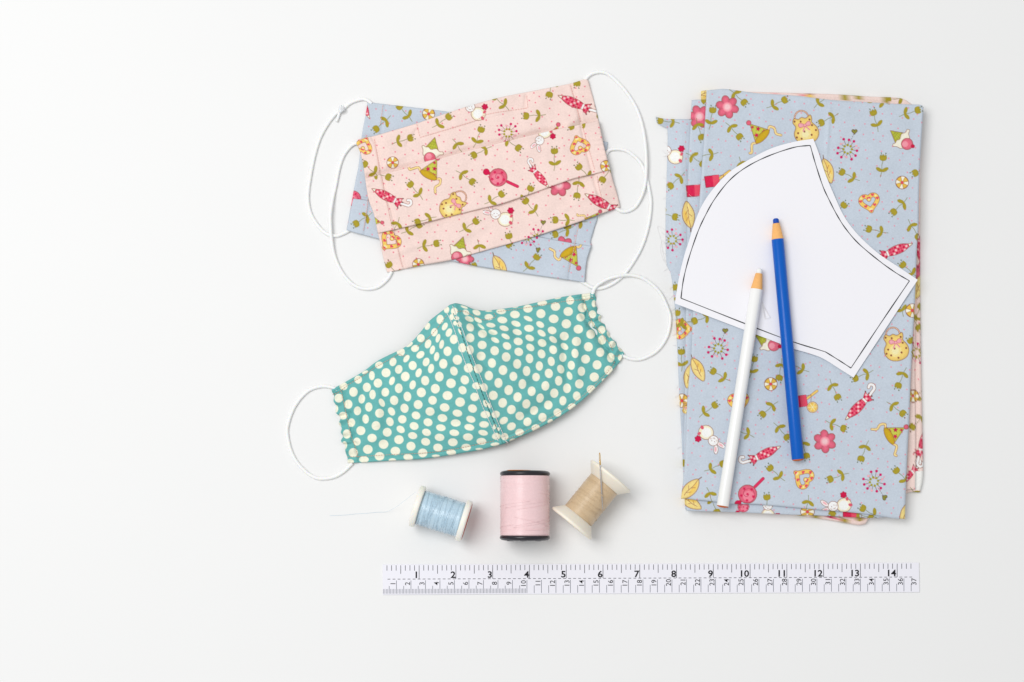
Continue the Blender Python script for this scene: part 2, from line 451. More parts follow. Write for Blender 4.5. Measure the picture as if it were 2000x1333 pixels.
CS = 2   # cloth canvas samples per photograph pixel
class Cloth:
    """the printed design of one piece of cloth"""
    def __init__(self, x0, y0, x1, y1, base, seed, dots=(240, 144, 164), spots=True):
        self.x0, self.y0 = x0, y0
        w, h = int((x1 - x0) * CS), int((y1 - y0) * CS)
        self.a = np.empty((h, w, 3), np.float32); self.a[...] = base
        if spots:
            r = np.random.RandomState(seed)
            th = 0.35
            for i in range(-80, 80):
                for j in range(-80, 80):
                    x = (x0 + x1) / 2 + 20.5 * (i * math.cos(th) - j * math.sin(th)) + r.uniform(-6, 6)
                    y = (y0 + y1) / 2 + 20.5 * (i * math.sin(th) + j * math.cos(th)) + r.uniform(-6, 6)
                    if x0 + 3 < x < x1 - 3 and y0 + 3 < y < y1 - 3: self.dot(x, y, 1.45, 1.45, 0, dots, 0.9)
    def dot(self, x, y, rx, ry, ang, col, op=1.0):
        R = max(rx, ry) + 2
        i0 = max(0, int((x - R - self.x0) * CS)); i1 = min(self.a.shape[1], int((x + R - self.x0) * CS) + 1)
        j0 = max(0, int((y - R - self.y0) * CS)); j1 = min(self.a.shape[0], int((y + R - self.y0) * CS) + 1)
        if i1 <= i0 or j1 <= j0: return
        X, Y = np.meshgrid((np.arange(i0, i1) + .5) / CS + self.x0 - x, (np.arange(j0, j1) + .5) / CS + self.y0 - y)
        t = math.radians(ang); u = X * math.cos(t) + Y * math.sin(t); v = -X * math.sin(t) + Y * math.cos(t)
        q = np.sqrt((u / rx) ** 2 + (v / ry) ** 2)
        k = (np.clip(0.5 - (q - 1) * min(rx, ry) * CS * 0.8, 0, 1) * op)[..., None]
        a = self.a[j0:j1, i0:i1]; a[...] = a * (1 - k) + np.array(col, np.float32) * k
    def stamp(self, kind, x, y, ang=0.0, sc=1.0, mirror=False):
        s = SP[kind]; R = s.h * 1.42 * sc
        i0 = max(0, int((x - R - self.x0) * CS)); i1 = min(self.a.shape[1], int((x + R - self.x0) * CS))
        j0 = max(0, int((y - R - self.y0) * CS)); j1 = min(self.a.shape[0], int((y + R - self.y0) * CS))
        if i1 <= i0 or j1 <= j0: return
        X, Y = np.meshgrid((np.arange(i0, i1) + .5) / CS + self.x0 - x, (np.arange(j0, j1) + .5) / CS + self.y0 - y)
        t = math.radians(ang)
        u = (X * math.cos(t) + Y * math.sin(t)) / sc; v = (-X * math.sin(t) + Y * math.cos(t)) / sc
        if mirror: u = -u
        fx = (u + s.h) * SR - .5; fy = (v + s.h) * SR - .5
        ok = (fx > 0) & (fy > 0) & (fx < s.n - 2) & (fy < s.n - 2)
        fx = np.clip(fx, 0, s.n - 2); fy = np.clip(fy, 0, s.n - 2)
        ix = fx.astype(int); iy = fy.astype(int); wx = (fx - ix)[..., None]; wy = (fy - iy)[..., None]
        # premultiplied bilinear lookup
        P = s.a.copy(); P[..., :3] *= P[..., 3:]
        c = (P[iy, ix] * (1 - wx) + P[iy, ix + 1] * wx) * (1 - wy) + (P[iy + 1, ix] * (1 - wx) + P[iy + 1, ix + 1] * wx) * wy
        c = c * ok[..., None]
        a = self.a[j0:j1, i0:i1]; a[...] = a * (1 - c[..., 3:]) + c[..., :3]
    def sprig(self, hx, hy, bx, by, mirror=False):
        dx, dy = bx - hx, by - hy
        ang = math.degrees(math.atan2(dy, dx)) - 90; K = 0.94      # canonical stem runs straight down
        t = math.radians(ang); ox, oy = 0, -19 * K
        self.stamp('sprig', hx - (ox * math.cos(t) - oy * math.sin(t)), hy - (ox * math.sin(t) + oy * math.cos(t)), ang, K, mirror)
    def sprigs(self, rows):
        for k, q in enumerate(rows): self.sprig(*q, mirror=bool(k % 2))
    def umbrella(self, tx, ty, hx, hy, mirror=False):
        ang = math.degrees(math.atan2(hy - ty, hx - tx)); L = math.hypot(hx - tx, hy - ty)
        sc = min(max(L / 84.0, 0.8), 1.05); t = math.radians(ang)
        self.stamp('umbrella', tx + 43 * sc * math.cos(t), ty + 43 * sc * math.sin(t), ang, sc, mirror) if not mirror else \
            self.stamp('umbrella', tx + 43 * sc * math.cos(t), ty + 43 * sc * math.sin(t), ang + 180, sc, True)
    def sample(self, px, py):
        fx = np.clip((px - self.x0) * CS - .5, 0, self.a.shape[1] - 2); fy = np.clip((py - self.y0) * CS - .5, 0, self.a.shape[0] - 2)
        ix = fx.astype(int); iy = fy.astype(int); wx = (fx - ix)[..., None]; wy = (fy - iy)[..., None]
        a = self.a
        c = (a[iy, ix] * (1 - wx) + a[iy, ix + 1] * wx) * (1 - wy) + (a[iy + 1, ix] * (1 - wx) + a[iy + 1, ix + 1] * wx) * wy
        return alb(np.clip(c, 0, 255)).astype(np.float32)

# ------------------------------------------------------------------ sewn and folded cloth
ZM = np.zeros((1340, 2010))     # height of the cloth seen at each photograph pixel, for laying stitches and cords
def zat(px, py):
    px = np.clip(np.asarray(px, float), 2, 2005).astype(int); py = np.clip(np.asarray(py, float), 2, 1335).astype(int)
    return np.maximum.reduce([ZM[py, px], ZM[py, px - 1], ZM[py, px + 1], ZM[py - 1, px], ZM[py + 1, px]])

def resample(poly, t):
    p = np.asarray(poly, float); d = np.r_[0, np.cumsum(np.linalg.norm(np.diff(p, axis=0), axis=1))]
    d /= d[-1]
    return np.stack([np.interp(t, d, p[:, 0]), np.interp(t, d, p[:, 1])], -1)

def axis_samples(n_px, lo=None, hi=None, dense=1.0, coarse=14.0):
    """sample positions along a side of n_px pixels; fine everywhere, or fine only for the first lo / last hi pixels"""
    if lo is None and hi is None:
        return np.linspace(0, 1, max(3, int(n_px / dense) + 1))
    lo = lo or 0; hi = hi or 0
    a = list(np.arange(0, lo, dense)); b = list(np.arange(lo, n_px - hi, coarse)); c = list(np.arange(n_px - hi, n_px, dense)) + [n_px]
    return np.unique(np.array(a + b + c) / n_px)

def patch(name, top, right, bottom, left, ztop, zbot, r, cloth, material, parent, us=None, vs=None, round_edges="TRBL",
          cap=True, label=None, color=None, inset_k=1.0, spline=True):
    if spline:
        top, right, bottom, left = [catmull(p, 6) if len(p) > 2 else np.asarray(p, float) for p in (top, right, bottom, left)]
    ln = lambda p: np.sum(np.linalg.norm(np.diff(np.asarray(p, float), axis=0), axis=1))
    w = 0.5 * (ln(top) + ln(bottom)); h = 0.5 * (ln(left) + ln(right))
    us = axis_samples(w) if us is None else (us(w) if callable(us) else us)
    vs = axis_samples(h) if vs is None else (vs(h) if callable(vs) else vs)
    def surf(u, v):
        T = resample(top, u); B = resample(bottom, u); L = resample(left, v); R = resample(right, v)
        c00, c10, c01, c11 = np.asarray(top[0], float), np.asarray(top[-1], float), np.asarray(bottom[0], float), np.asarray(bottom[-1], float)
        uu = u[..., None]; vv = v[..., None]
        return ((1 - vv) * T + vv * B + (1 - uu) * L + uu * R
                - ((1 - uu) * (1 - vv) * c00 + uu * (1 - vv) * c10 + (1 - uu) * vv * c01 + uu * vv * c11))
    U, V = np.meshgrid(us, vs)
    P = surf(U.ravel(), V.ravel()).reshape(len(vs), len(us), 2)
    d = np.full(U.shape, 1e9)
    if 'L' in round_edges: d = np.minimum(d, U * w)
    if 'R' in round_edges: d = np.minimum(d, (1 - U) * w)
    if 'T' in round_edges: d = np.minimum(d, V * h)
    if 'B' in round_edges: d = np.minimum(d, (1 - V) * h)
    px, py = P[..., 0], P[..., 1]
    zt = ztop(px, py, U, V) if callable(ztop) else np.full(U.shape, float(ztop))
    zb = zbot(px, py, U, V) if callable(zbot) else np.full(U.shape, float(zbot))
    k = np.sqrt(np.clip(1 - (1 - np.clip(d / r, 0, 1)) ** 2, 0, 1))
    zm = zb + 0.45 * (zt - zb)
    z = zm + (zt - zm) * k
    nv, nu = U.shape
    np.maximum.at(ZM, (np.clip(py.astype(int), 0, 1339).ravel(), np.clip(px.astype(int), 0, 2009).ravel()), z.ravel())
    verts = W(px.ravel(), py.ravel(), z.ravel())
    i = np.arange(nv - 1)[:, None] * nu + np.arange(nu - 1)[None]
    F = np.stack([i, i + nu, i + nu + 1, i + 1], -1).reshape(-1, 4)
    # the rim turns under
    loop = np.r_[np.arange(nu), np.arange(1, nv) * nu + nu - 1, (nv - 1) * nu + np.arange(nu - 2, -1, -1), np.arange(nv - 2, 0, -1) * nu]
    lu, lv = U.ravel()[loop], V.ravel()[loop]; zbl = zb.ravel()[loop]; ztl = zt.ravel()[loop]
    rings = []
    for q, zz in ((0.45, 0.14), (1.3, 0.0)):
        du, dv = q * r * inset_k / w, q * r * inset_k / h
        Q = surf(np.clip(lu, du, 1 - du), np.clip(lv, dv, 1 - dv))
        rings.append(W(Q[:, 0], Q[:, 1], zbl + zz * (ztl - zbl)))
    n0 = len(verts); m = len(loop)
    verts = np.vstack([verts] + rings)
    idx = [loop, n0 + np.arange(m), n0 + m + np.arange(m)]
    SF = []
    for a, b in ((idx[0], idx[1]), (idx[1], idx[2])):
        SF.append(np.stack([a, np.roll(a, -1), np.roll(b, -1), b], -1))
    F = np.vstack([F] + SF)
    allpx = np.r_[px.ravel(), px.ravel()[loop], px.ravel()[loop]]; allpy = np.r_[py.ravel(), py.ravel()[loop], py.ravel()[loop]]
    cols = cloth.sample(allpx, allpy) if cloth is not None else None
    if cap:
        c = len(verts); verts = np.vstack([verts, rings[-1].mean(0)[None]])
        a = idx[2]; b = np.roll(a, -1)
        # close the underside with quads whose fourth corner repeats none: pairs of rim edges meet at the middle
        tri = np.stack([a, b, np.full(m, c)], -1)
        o = None
        if cols is not None: cols = np.vstack([cols, cols[-1:]])
        me_faces = [tuple(f) for f in F.tolist()] if False else None
        extra = tri
    else: extra = None
    o = mesh_obj(name, verts, F, material, parent, True, cols)
    if label: o["label"] = label
    return o

def dashes(name, lines, m, parent, dash=3.4, gap=1.6, r=0.00022, lift=0.0001, zoff=0.0):
    for ln_ in lines:
        b = Bag()
        p = catmull(ln_, 10) if len(ln_) > 2 else np.asarray(ln_, float)
        L = np.sum(np.linalg.norm(np.diff(p, axis=0), axis=1)); n = max(1, int(L / (dash + gap)))
        for k in range(n):
            t0 = k * (dash + gap) / L; t1 = min(1, t0 + dash / L)
            q = resample(p, np.linspace(t0, t1, 3))
            z = zat(q[:, 0], q[:, 1]) + lift + zoff; z[1] += 0.00008
            b.tube(W(q[:, 0], q[:, 1], z), r, 5)
        b.obj(name, m, parent)

def cord(name, pts, m, parent, r=0.00118, zs=None, extra=0.0):
    p = catmull(pts, 10)
    n = len(p)
    if zs is None: z = np.full(n, r)
    else: z = np.interp(np.linspace(0, 1, n), np.linspace(0, 1, len(zs)), zs)
    z = np.maximum(z, r)
    rr = r * (1 + 0.03 * np.sin(np.arange(n) * 1.7))
    v = W(p[:, 0], p[:, 1], z + extra)
    b = Bag(); b.tube(v, rr, 12); return b.obj(name, m, parent)

# ------------------------------------------------------------------ materials
M_table = mat("white_tabletop", (0.835, 0.835, 0.832), 0.5, 0.14, noise=0.006, nscale=6)
M_cloth = mat("printed_cotton", (1, 1, 1), 0.92, 0.12, noise=0.075, nscale=900, bump=0.5, bscale=2200, sheen=0.12, attr="print_color", blotch=0.035)
M_teal = mat("polka_dot_cotton", (1, 1, 1), 0.9, 0.12, noise=0.06, nscale=800, bump=0.55, bscale=2200, sheen=0.1, attr="print_color", blotch=0.035)
M_cord = mat("white_elastic", (0.9, 0.9, 0.895), 0.6, 0.3, bump=0.3, bscale=2500, sss=0.3)
M_stitch_w = mat("white_sewing_thread", (0.86, 0.84, 0.84), 0.6, 0.3)
M_stitch_p = mat("pale_pink_sewing_thread", alb((244, 196, 188)), 0.6, 0.3)
M_stitch_b = mat("beige_sewing_thread", alb((214, 170, 150)), 0.6, 0.3)
M_seam = mat("dark_teal_seam", alb((60, 96, 96)), 0.7, 0.2)
M_paper = mat("white_paper", alb((243, 242, 248)), 0.85, 0.15, bump=0.12, bscale=600)
M_ink = mat("black_ink_line", (0.012, 0.014, 0.018), 0.6, 0.3, noise=0.3, nscale=400)
M_ruler = mat("white_ruler_plastic", alb((238, 237, 245)), 0.45, 0.3)
M_cyan = mat("cyan_ruler_edge", alb((130, 208, 236)), 0.5, 0.3)
M_mark = mat("ruler_black_ink", alb((52, 52, 60)), 0.6, 0.2)
M_mark2 = mat("ruler_grey_ink", alb((96, 100, 112)), 0.6, 0.2)
M_num = mat("ruler_numeral_ink", (0.012, 0.012, 0.016), 0.6, 0.2)
M_blue_p = mat("blue_lacquer", alb((0, 92, 190)), 0.3, 0.22, coat=0.06)
M_white_p = mat("white_lacquer", (0.88, 0.88, 0.87), 0.3, 0.5, coat=0.25)
M_wrap = mat("orange_paper_wrap", alb((250, 186, 116)), 0.7, 0.2, noise=0.06, nscale=700)
M_wood = mat("orange_brown_end", alb((206, 110, 62)), 0.8, 0.2, noise=0.12, nscale=900)
M_blue_lead = mat("blue_wax", alb((20, 76, 176)), 0.55, 0.3)
M_white_lead = mat("white_wax", (0.84, 0.84, 0.83), 0.6, 0.3)
M_ivory = mat("ivory_plastic", alb((247, 239, 224)), 0.42, 0.4, sss=0.25)
M_creamw = mat("cream_white_plastic", alb((246, 243, 234)), 0.4, 0.4, sss=0.25)
M_black = mat("black_plastic", (0.012, 0.010, 0.016), 0.3, 0.5)
M_red_label = mat("red_paper_label", alb((190, 84, 72)), 0.8, 0.2)
M_orange_label = mat("orange_label", alb((240, 140, 50)), 0.8, 0.2)
M_th_blue = mat("pale_blue_thread", alb((198, 224, 240)), 0.22, 1.0, coat=0.3, noise=0.10, nscale=900)
M_th_pink = mat("pale_pink_thread", alb((255, 214, 216)), 0.26, 0.8, coat=0.15, noise=0.05, nscale=900)
M_th_tan = mat("tan_thread", alb((214, 188, 152)), 0.32, 0.8, coat=0.15, noise=0.08, nscale=900)
M_steel = mat("needle_steel", (0.62, 0.6, 0.6), 0.22, 0.5, metallic=1.0)
M_gold = mat("needle_gold", (0.83, 0.52, 0.12), 0.25, 0.5, metallic=1.0)

# ------------------------------------------------------------------ the table
def box(x0, y0, z0, x1, y1, z1):
    v = [(x0, y0, z0), (x1, y0, z0), (x1, y1, z0), (x0, y1, z0), (x0, y0, z1), (x1, y0, z1), (x1, y1, z1), (x0, y1, z1)]
    f = [(0, 3, 2, 1), (4, 5, 6, 7), (0, 1, 5, 4), (1, 2, 6, 5), (2, 3, 7, 6), (3, 0, 4, 7)]
    return v, f
v, f = box(-1.1, -0.8, -0.025, 1.1, 0.8, 0.0)
t = mesh_obj("tabletop", v, f, M_table, None, False)
t["kind"] = "structure"

# ------------------------------------------------------------------ blue pleated mask (underneath)
BLUE = (200, 210, 222); PINK = (251, 221, 213)
cb = Cloth(660, 180, 1210, 570, BLUE, 11)
cb.sprigs([(735, 252, 765, 228), (781, 209, 810, 239), (1085, 458, 1123, 445), 
           (720, 300, 700, 270), (925, 520, 940, 545), (1110, 440, 1150, 430)])
cbl = Cloth(660, 180, 1210, 570, BLUE, 18); cb.stamp('ball', 837, 223, 20); cb.umbrella(722, 232, 690, 170); cbl.stamp('hat', 1117, 503, 148, 0.92); cbl.stamp('leaf', 976, 522, -28, 0.95)
cbl.stamp('fire', 1030, 462, 120, 0.9); cb.stamp('flower', 1100, 482, 10, 0.9); cbl.stamp('flower', 908, 506, 0, 0.8); cbl.sprigs([(696, 437, 728, 418), (1048, 503, 1022, 535), (925, 520, 940, 545), (994, 478, 970, 460)])
cb.stamp('lolly', 690, 388, 60, 0.8); cb.stamp('ring', 1175, 455, 30, 0.8)
root = thing("face_mask", "pale blue printed pleated face mask lying crosswise under the pink mask", "face mask", W(930, 375, 0))
BT = [(718, 200), (770, 206), (870, 218), (1000, 240), (1120, 264), (1187, 278)]
BR = [(1187, 278), (1180, 340), (1168, 420), (1163, 440), (1154, 470), (1155, 481), (1146, 505), (1143, 525), (1141, 551)]
BB = [(677, 449), (700, 456), (760, 472), (890, 511), (1000, 530), (1080, 542), (1141, 551)]
BL = [(718, 200), (714, 225), (706, 270), (701, 320), (695, 350), (690, 376), (688, 388), (683, 415), (677, 449)]
def z_blue(px, py, u, v):
    z = 0.0022 + wob(px, py, 5, 0.00028, 70)
    z = z + crease(px, py, 690, 384, 740, 392, 2.5, -0.0008)
    z = z + 0.00035 * np.sin(v * 70) * np.exp(-(1 - u) * 480 / 14) + 0.0003 * np.sin(v * 60) * np.exp(-u * 480 / 14)
    z = z - 0.0005 * np.exp(-((u - 0.075) * 480 / 3) ** 2) - 0.0005 * np.exp(-((u - 0.935) * 480 / 3) ** 2)
    return z
us_b = lambda w: np.unique(np.r_[np.linspace(0, 0.35, 165), np.linspace(0.35, 0.42, 8), np.linspace(0.42, 1, 260)])
patch("body_panel", BT, BR, BB, BL, z_blue, 0.0002, 4, cb, M_cloth, root, us=us_b, vs=lambda h: axis_samples(h, dense=1.1))
FT = [(690, 388), (740, 396), (900, 432), (1000, 453), (1050, 462), (1100, 472), (1155, 481)]
FR = [(1155, 481), (1147, 505), (1144, 525), (1142, 552)]
FB = [(677, 450), (700, 457), (760, 473), (890, 512), (1000, 531), (1080, 543), (1142, 552)]
FL = [(690, 388), (684, 415), (677, 450)]
patch("lower_pleat", FT, FR, FB, FL, lambda px, py, u, v: 0.0034 + wob(px, py, 6, 0.00028, 65) + 0.0004 * np.sin(v * 26) * np.exp(-(1 - u) * 460 / 14)
      - 0.0006 * np.exp(-((u - 0.935) * 460 / 3) ** 2) - 0.0006 * np.exp(-((u - 0.075) * 460 / 3) ** 2),
      0.0023, 4, cbl, M_cloth, root, us=us_b, vs=lambda h: axis_samples(h, dense=1.1))
dashes("stitch_line", [[(748, 206), (744, 235), (742, 248)], [(719, 388), (715, 420), (709, 455)], [(1131, 435), (1124, 470), (1118, 500), (1109, 537)]], M_stitch_p, root)
cord("ear_loop", [(726, 203), (717, 196), (705.6, 194), (685, 201), (669, 214), (655, 223), (639, 243.5), (624.6, 270), (614.4, 302), (606, 343), (601, 383),
                  (605, 413), (616.5, 435), (634.7, 455), (655, 461), (671, 456), (686, 448)], M_cord, root, zs=[0.0016, 0.0012, 0.0012, 0.0012, 0.0012, 0.0014])
cord("ear_loop", [(1183, 303), (1187, 296), (1195.4, 292), (1213.7, 292), (1232, 300), (1252, 320.5), (1262, 347), (1268, 373), (1271, 400.6), (1266, 441),
                  (1254, 480), (1238, 510), (1220, 535), (1199.5, 552.5), (1177, 562.7), (1159, 562.7), (1143, 554.6), (1132, 548)], M_cord, root,
     zs=[0.0014] + [0.0012] * 8 + [0.0016])
kb = Bag()
for a, q in ((0, (0, 0)), (1.1, (1.2, -1.0)), (2.2, (-1.0, 1.0))):
    tt = np.linspace(0, 2 * math.pi, 17); rr = 4.2
    ppx = 667 + q[0] + rr * np.cos(tt) * math.cos(a) - 2.6 * np.sin(tt) * math.sin(a)
    ppy = 213 + q[1] + rr * np.cos(tt) * math.sin(a) + 2.6 * np.sin(tt) * math.cos(a)
    kb.tube(W(ppx, ppy, 0.0026 + 0.0012 * np.sin(tt + a)), 0.0010, 8)
tl = catmull([(668, 214), (663, 221), (660, 230), (657, 238)], 6); kb.tube(W(tl[:, 0], tl[:, 1], np.full(len(tl), 0.0016)), 0.0010, 8)
kb.obj("cord_knot", M_cord, root)

# ------------------------------------------------------------------ pink pleated mask (on top)
cp = Cloth(680, 140, 1230, 550, PINK, 12, (236, 112, 134))       # upper and lower bands
cq = Cloth(680, 140, 1230, 550, PINK, 17, (236, 112, 134))       # centre pleat
cp.sprigs([(801, 270, 760, 281), (876, 229, 843, 254), (906, 303, 885, 268), (939.5, 254, 927, 290), (1028, 227, 1069, 227), (966, 190, 1002, 218),
           (1073, 185, 1080, 160), (1127, 163, 1129, 140), (1172, 228, 1160, 265), (712.7, 321.5, 737, 341),
           (852, 476, 810, 484), (929, 433, 894.5, 459), (760, 518, 776, 540), (1027, 393.5, 1058, 426), (1127, 382, 1132, 352), (1085, 430, 1124.5, 429),
           (994, 462, 1002, 490), (1177, 351, 1192, 328), (940, 505, 936, 475), (818, 440, 797, 452)])
cp.stamp('ring', 711, 284, 200, 0.85); cp.stamp('ball', 767, 318, 0, 0.95); cp.stamp('ice', 845, 296, 15, 0.95); cp.stamp('bunny', 934, 223, 12, 0.9)
cp.stamp('fire', 992, 260, 160, 0.92); cp.umbrella(1090, 187, 1168, 222); cp.stamp('hat', 1083, 264, 20, 0.8)
cp.stamp('ring', 761, 472, 40, 1.0); cp.stamp('bunny', 987, 429, 0, 0.95); cp.stamp('ice', 899, 490, 18, 0.95)
cp.stamp('ball', 817, 517, 10, 0.95); cp.stamp('flower', 1092, 362, 0, 1.0); cp.umbrella(1142, 379, 1218, 420); cp.stamp('fire', 1049, 466, 0, 0.9)
cp.stamp('hat', 1160, 428, 40, 0.7)
cq.sprigs([(758, 346, 735, 338), (926, 303, 963, 282), (922, 355, 885, 326), (802, 361, 830.5, 391.5), (1012, 289, 985, 268), (1083, 296, 1085, 336), (1131, 327, 1150, 348),
           (979, 380, 944, 404), (1036, 369, 1020, 402), (816, 434, 850, 422), (766, 460, 783, 425), (1116, 247, 1140, 238)])
cq.stamp('hat', 843, 331, 28, 0.92); cq.umbrella(726, 369, 799, 406); cq.stamp('purse', 884, 405, 46, 0.92); cq.stamp('lolly', 973, 347, 70, 0.95)
cq.stamp('bunny', 1064, 258, 150, 0.85, True); cq.stamp('ring', 1131, 283, 160, 0.95); cq.umbrella(1072, 367, 1030, 318, True)
cq.stamp('ball', 1184, 325, 40, 0.95); cq.stamp('hat', 728, 432, 100, 0.7)
root = thing("face_mask", "pale pink printed pleated face mask lying across the blue one", "face mask", W(955, 345, 0))
bq = np.array([(718, 200), (1187, 278), (1141, 551), (677, 449)], float)
def out_of_blue(px, py):
    shp = px.shape; X = px.ravel(); Y = py.ravel()
    d = seg_dist(X, Y, bq, True); ins = inside(X, Y, bq)
    return np.where(ins, 0, d).reshape(shp)
def zb_pink(px, py, u=None, v=None):
    return 0.0036 - 0.0030 * smooth01(out_of_blue(px, py) / 55.0)
PT = [(695.5, 280), (699, 274), (705.6, 270.5), (730, 266), (762, 256.7), (813, 241.5), (873.7, 221), (924, 205), (980.8, 189.9), (1041.5, 178), (1112.4, 164), (1141, 155), (1149, 157.5)]
PR = [(1149, 157.5), (1161, 201), (1167, 227), (1173, 257.7), (1181, 292), (1191, 328.6), (1197.5, 354), (1205.6, 380), (1211.6, 405)]
PB = [(756, 532), (766, 531), (823, 519), (883.8, 508), (930, 495), (980, 481), (1041.5, 463.4), (1122.5, 437), (1183, 414.8), (1211.6, 405)]
PL = [(695.5, 280), (703.5, 298), (709.6, 324.6), (713.7, 353), (719.7, 390.5), (730, 418.9), (738, 456), (742, 471.5), (748, 502), (756, 532)]
PL1 = [(713, 349), (721.8, 346.8), (741, 341.8), (792.7, 328.6), (833, 315.4), (861.5, 309), (904, 297), (981, 278), (1013, 270), (1057.7, 259.7), (1102, 249.6), (1134.7, 242.5), (1169.5, 236)]
PL2 = [(738, 456), (766, 450), (823, 437), (883.8, 421.9), (934, 409.5), (980.8, 398), (1021, 384.4), (1061.8, 370), (1096, 358), (1122.5, 348.9), (1163, 339.7), (1192, 332)]
def hem_pink(u, v, w):
    return (-0.0011 * np.exp(-((u - 0.075) * w / 3.4) ** 2) - 0.0011 * np.exp(-((u - 0.925) * w / 3.4) ** 2)
            + 0.00035 * np.sin(v * 55 + 1) * np.exp(-u * w / 12) + 0.00035 * np.sin(v * 60) * np.exp(-(1 - u) * w / 12))
def z_pink(px, py, u, v):
    z = zb_pink(px, py) + 0.0019 + wob(px, py, 21, 0.00045, 85) + wob(px, py, 23, 0.0002, 38) + hem_pink(u, v, 450)
    z = z - 0.0013 * np.exp(-(seg_dist(px, py, PL1, False) / 7.0) ** 2)
    z = z + crease(px, py, 819, 270, 1031, 211, 2.5, -0.0005)
    for c in ((740, 330, 800, 300, 6, 0.0005), (1090, 270, 1150, 200, 8, 0.0006), (880, 470, 960, 440, 7, 0.0004), (1080, 420, 1190, 360, 8, 0.0006), (760, 500, 840, 470, 7, 0.0005), (790, 290, 820, 245, 4, -0.0006), (1025, 215, 1028, 180, 4, -0.0006)):
        z = z + 1.5 * crease(px, py, *c)
    return z
patch("body_panel", PT, PR, PB, PL, z_pink, zb_pink, 4, cp, M_cloth, root)
CR = [(1169.5, 236), (1176, 268), (1182, 295), (1192, 332)]
CLf = [(713, 349), (716, 370), (720, 391), (730, 419), (738, 456)]
def z_pink_c(px, py, u, v):
    z = zb_pink(px, py) + 0.0036 + wob(px, py, 22, 0.00042, 75) + wob(px, py, 24, 0.00018, 36) + hem_pink(u, v, 450)
    z = z + 0.0010 * np.exp(-v * 9) + 0.0011 * smooth01((v - 0.6) / 0.4) * np.sin(np.pi * np.clip(u, 0, 1)) ** 0.5
    for c in ((760, 380, 830, 360, 6, 0.0004), (1000, 300, 1090, 290, 8, 0.0004), (900, 330, 960, 300, 7, -0.0003)):
        z = z + crease(px, py, *c)
    return z
patch("centre_pleat", PL1, CR, PL2, CLf, z_pink_c, lambda px, py, u, v: zb_pink(px, py) + 0.0021 + 0.0012 * smooth01((v - 0.6) / 0.4) * np.sin(np.pi * np.clip(u, 0, 1)) ** 0.5, 3.5, cq, M_cloth, root)
dashes("stitch_line", [[(731, 272), (738, 312), (742, 339)], [(745, 345), (756, 400), (766, 447)], [(769, 455), (782, 508), (787, 525)],
                     [(1114, 167), (1125, 205), (1134, 240)], [(1137, 246), (1149, 288), (1163, 337)], [(1166, 345), (1172, 375), (1183, 412)],
                     [(814, 243), (820, 269)], [(820, 269), (924, 237.5), (950, 224), (1031, 211)], [(1031, 211), (1028, 184)]], M_stitch_p, root)
cord("ear_loop", [(705, 281), (693, 281), (681, 290), (669, 308), (661, 333), (655, 365), (649, 392), (645, 421), (646, 455), (651, 492), (661, 520), (675, 542),
                  (693.4, 558.6), (716, 564.7), (738, 560.6), (756, 546), (765, 531)], M_cord, root, zs=[0.002, 0.0012, 0.0012, 0.0012, 0.0012, 0.0035, 0.0035, 0.0016, 0.0012, 0.0012, 0.0012, 0.0012, 0.0014])
cord("ear_loop", [(1142, 161), (1146, 152), (1157, 144), (1173, 141), (1189, 146), (1209.6, 164.6), (1228, 187), (1244, 215), (1254, 245.6), (1260, 282), (1262, 322.5), (1260, 358),
                  (1253, 383), (1242, 402.7), (1228, 412), (1213.7, 413), (1202, 406)], M_cord, root,
     zs=[0.0016, 0.0012, 0.0012, 0.0012, 0.0012, 0.0012, 0.002, 0.0036, 0.0034, 0.002, 0.0012, 0.0012, 0.0016])

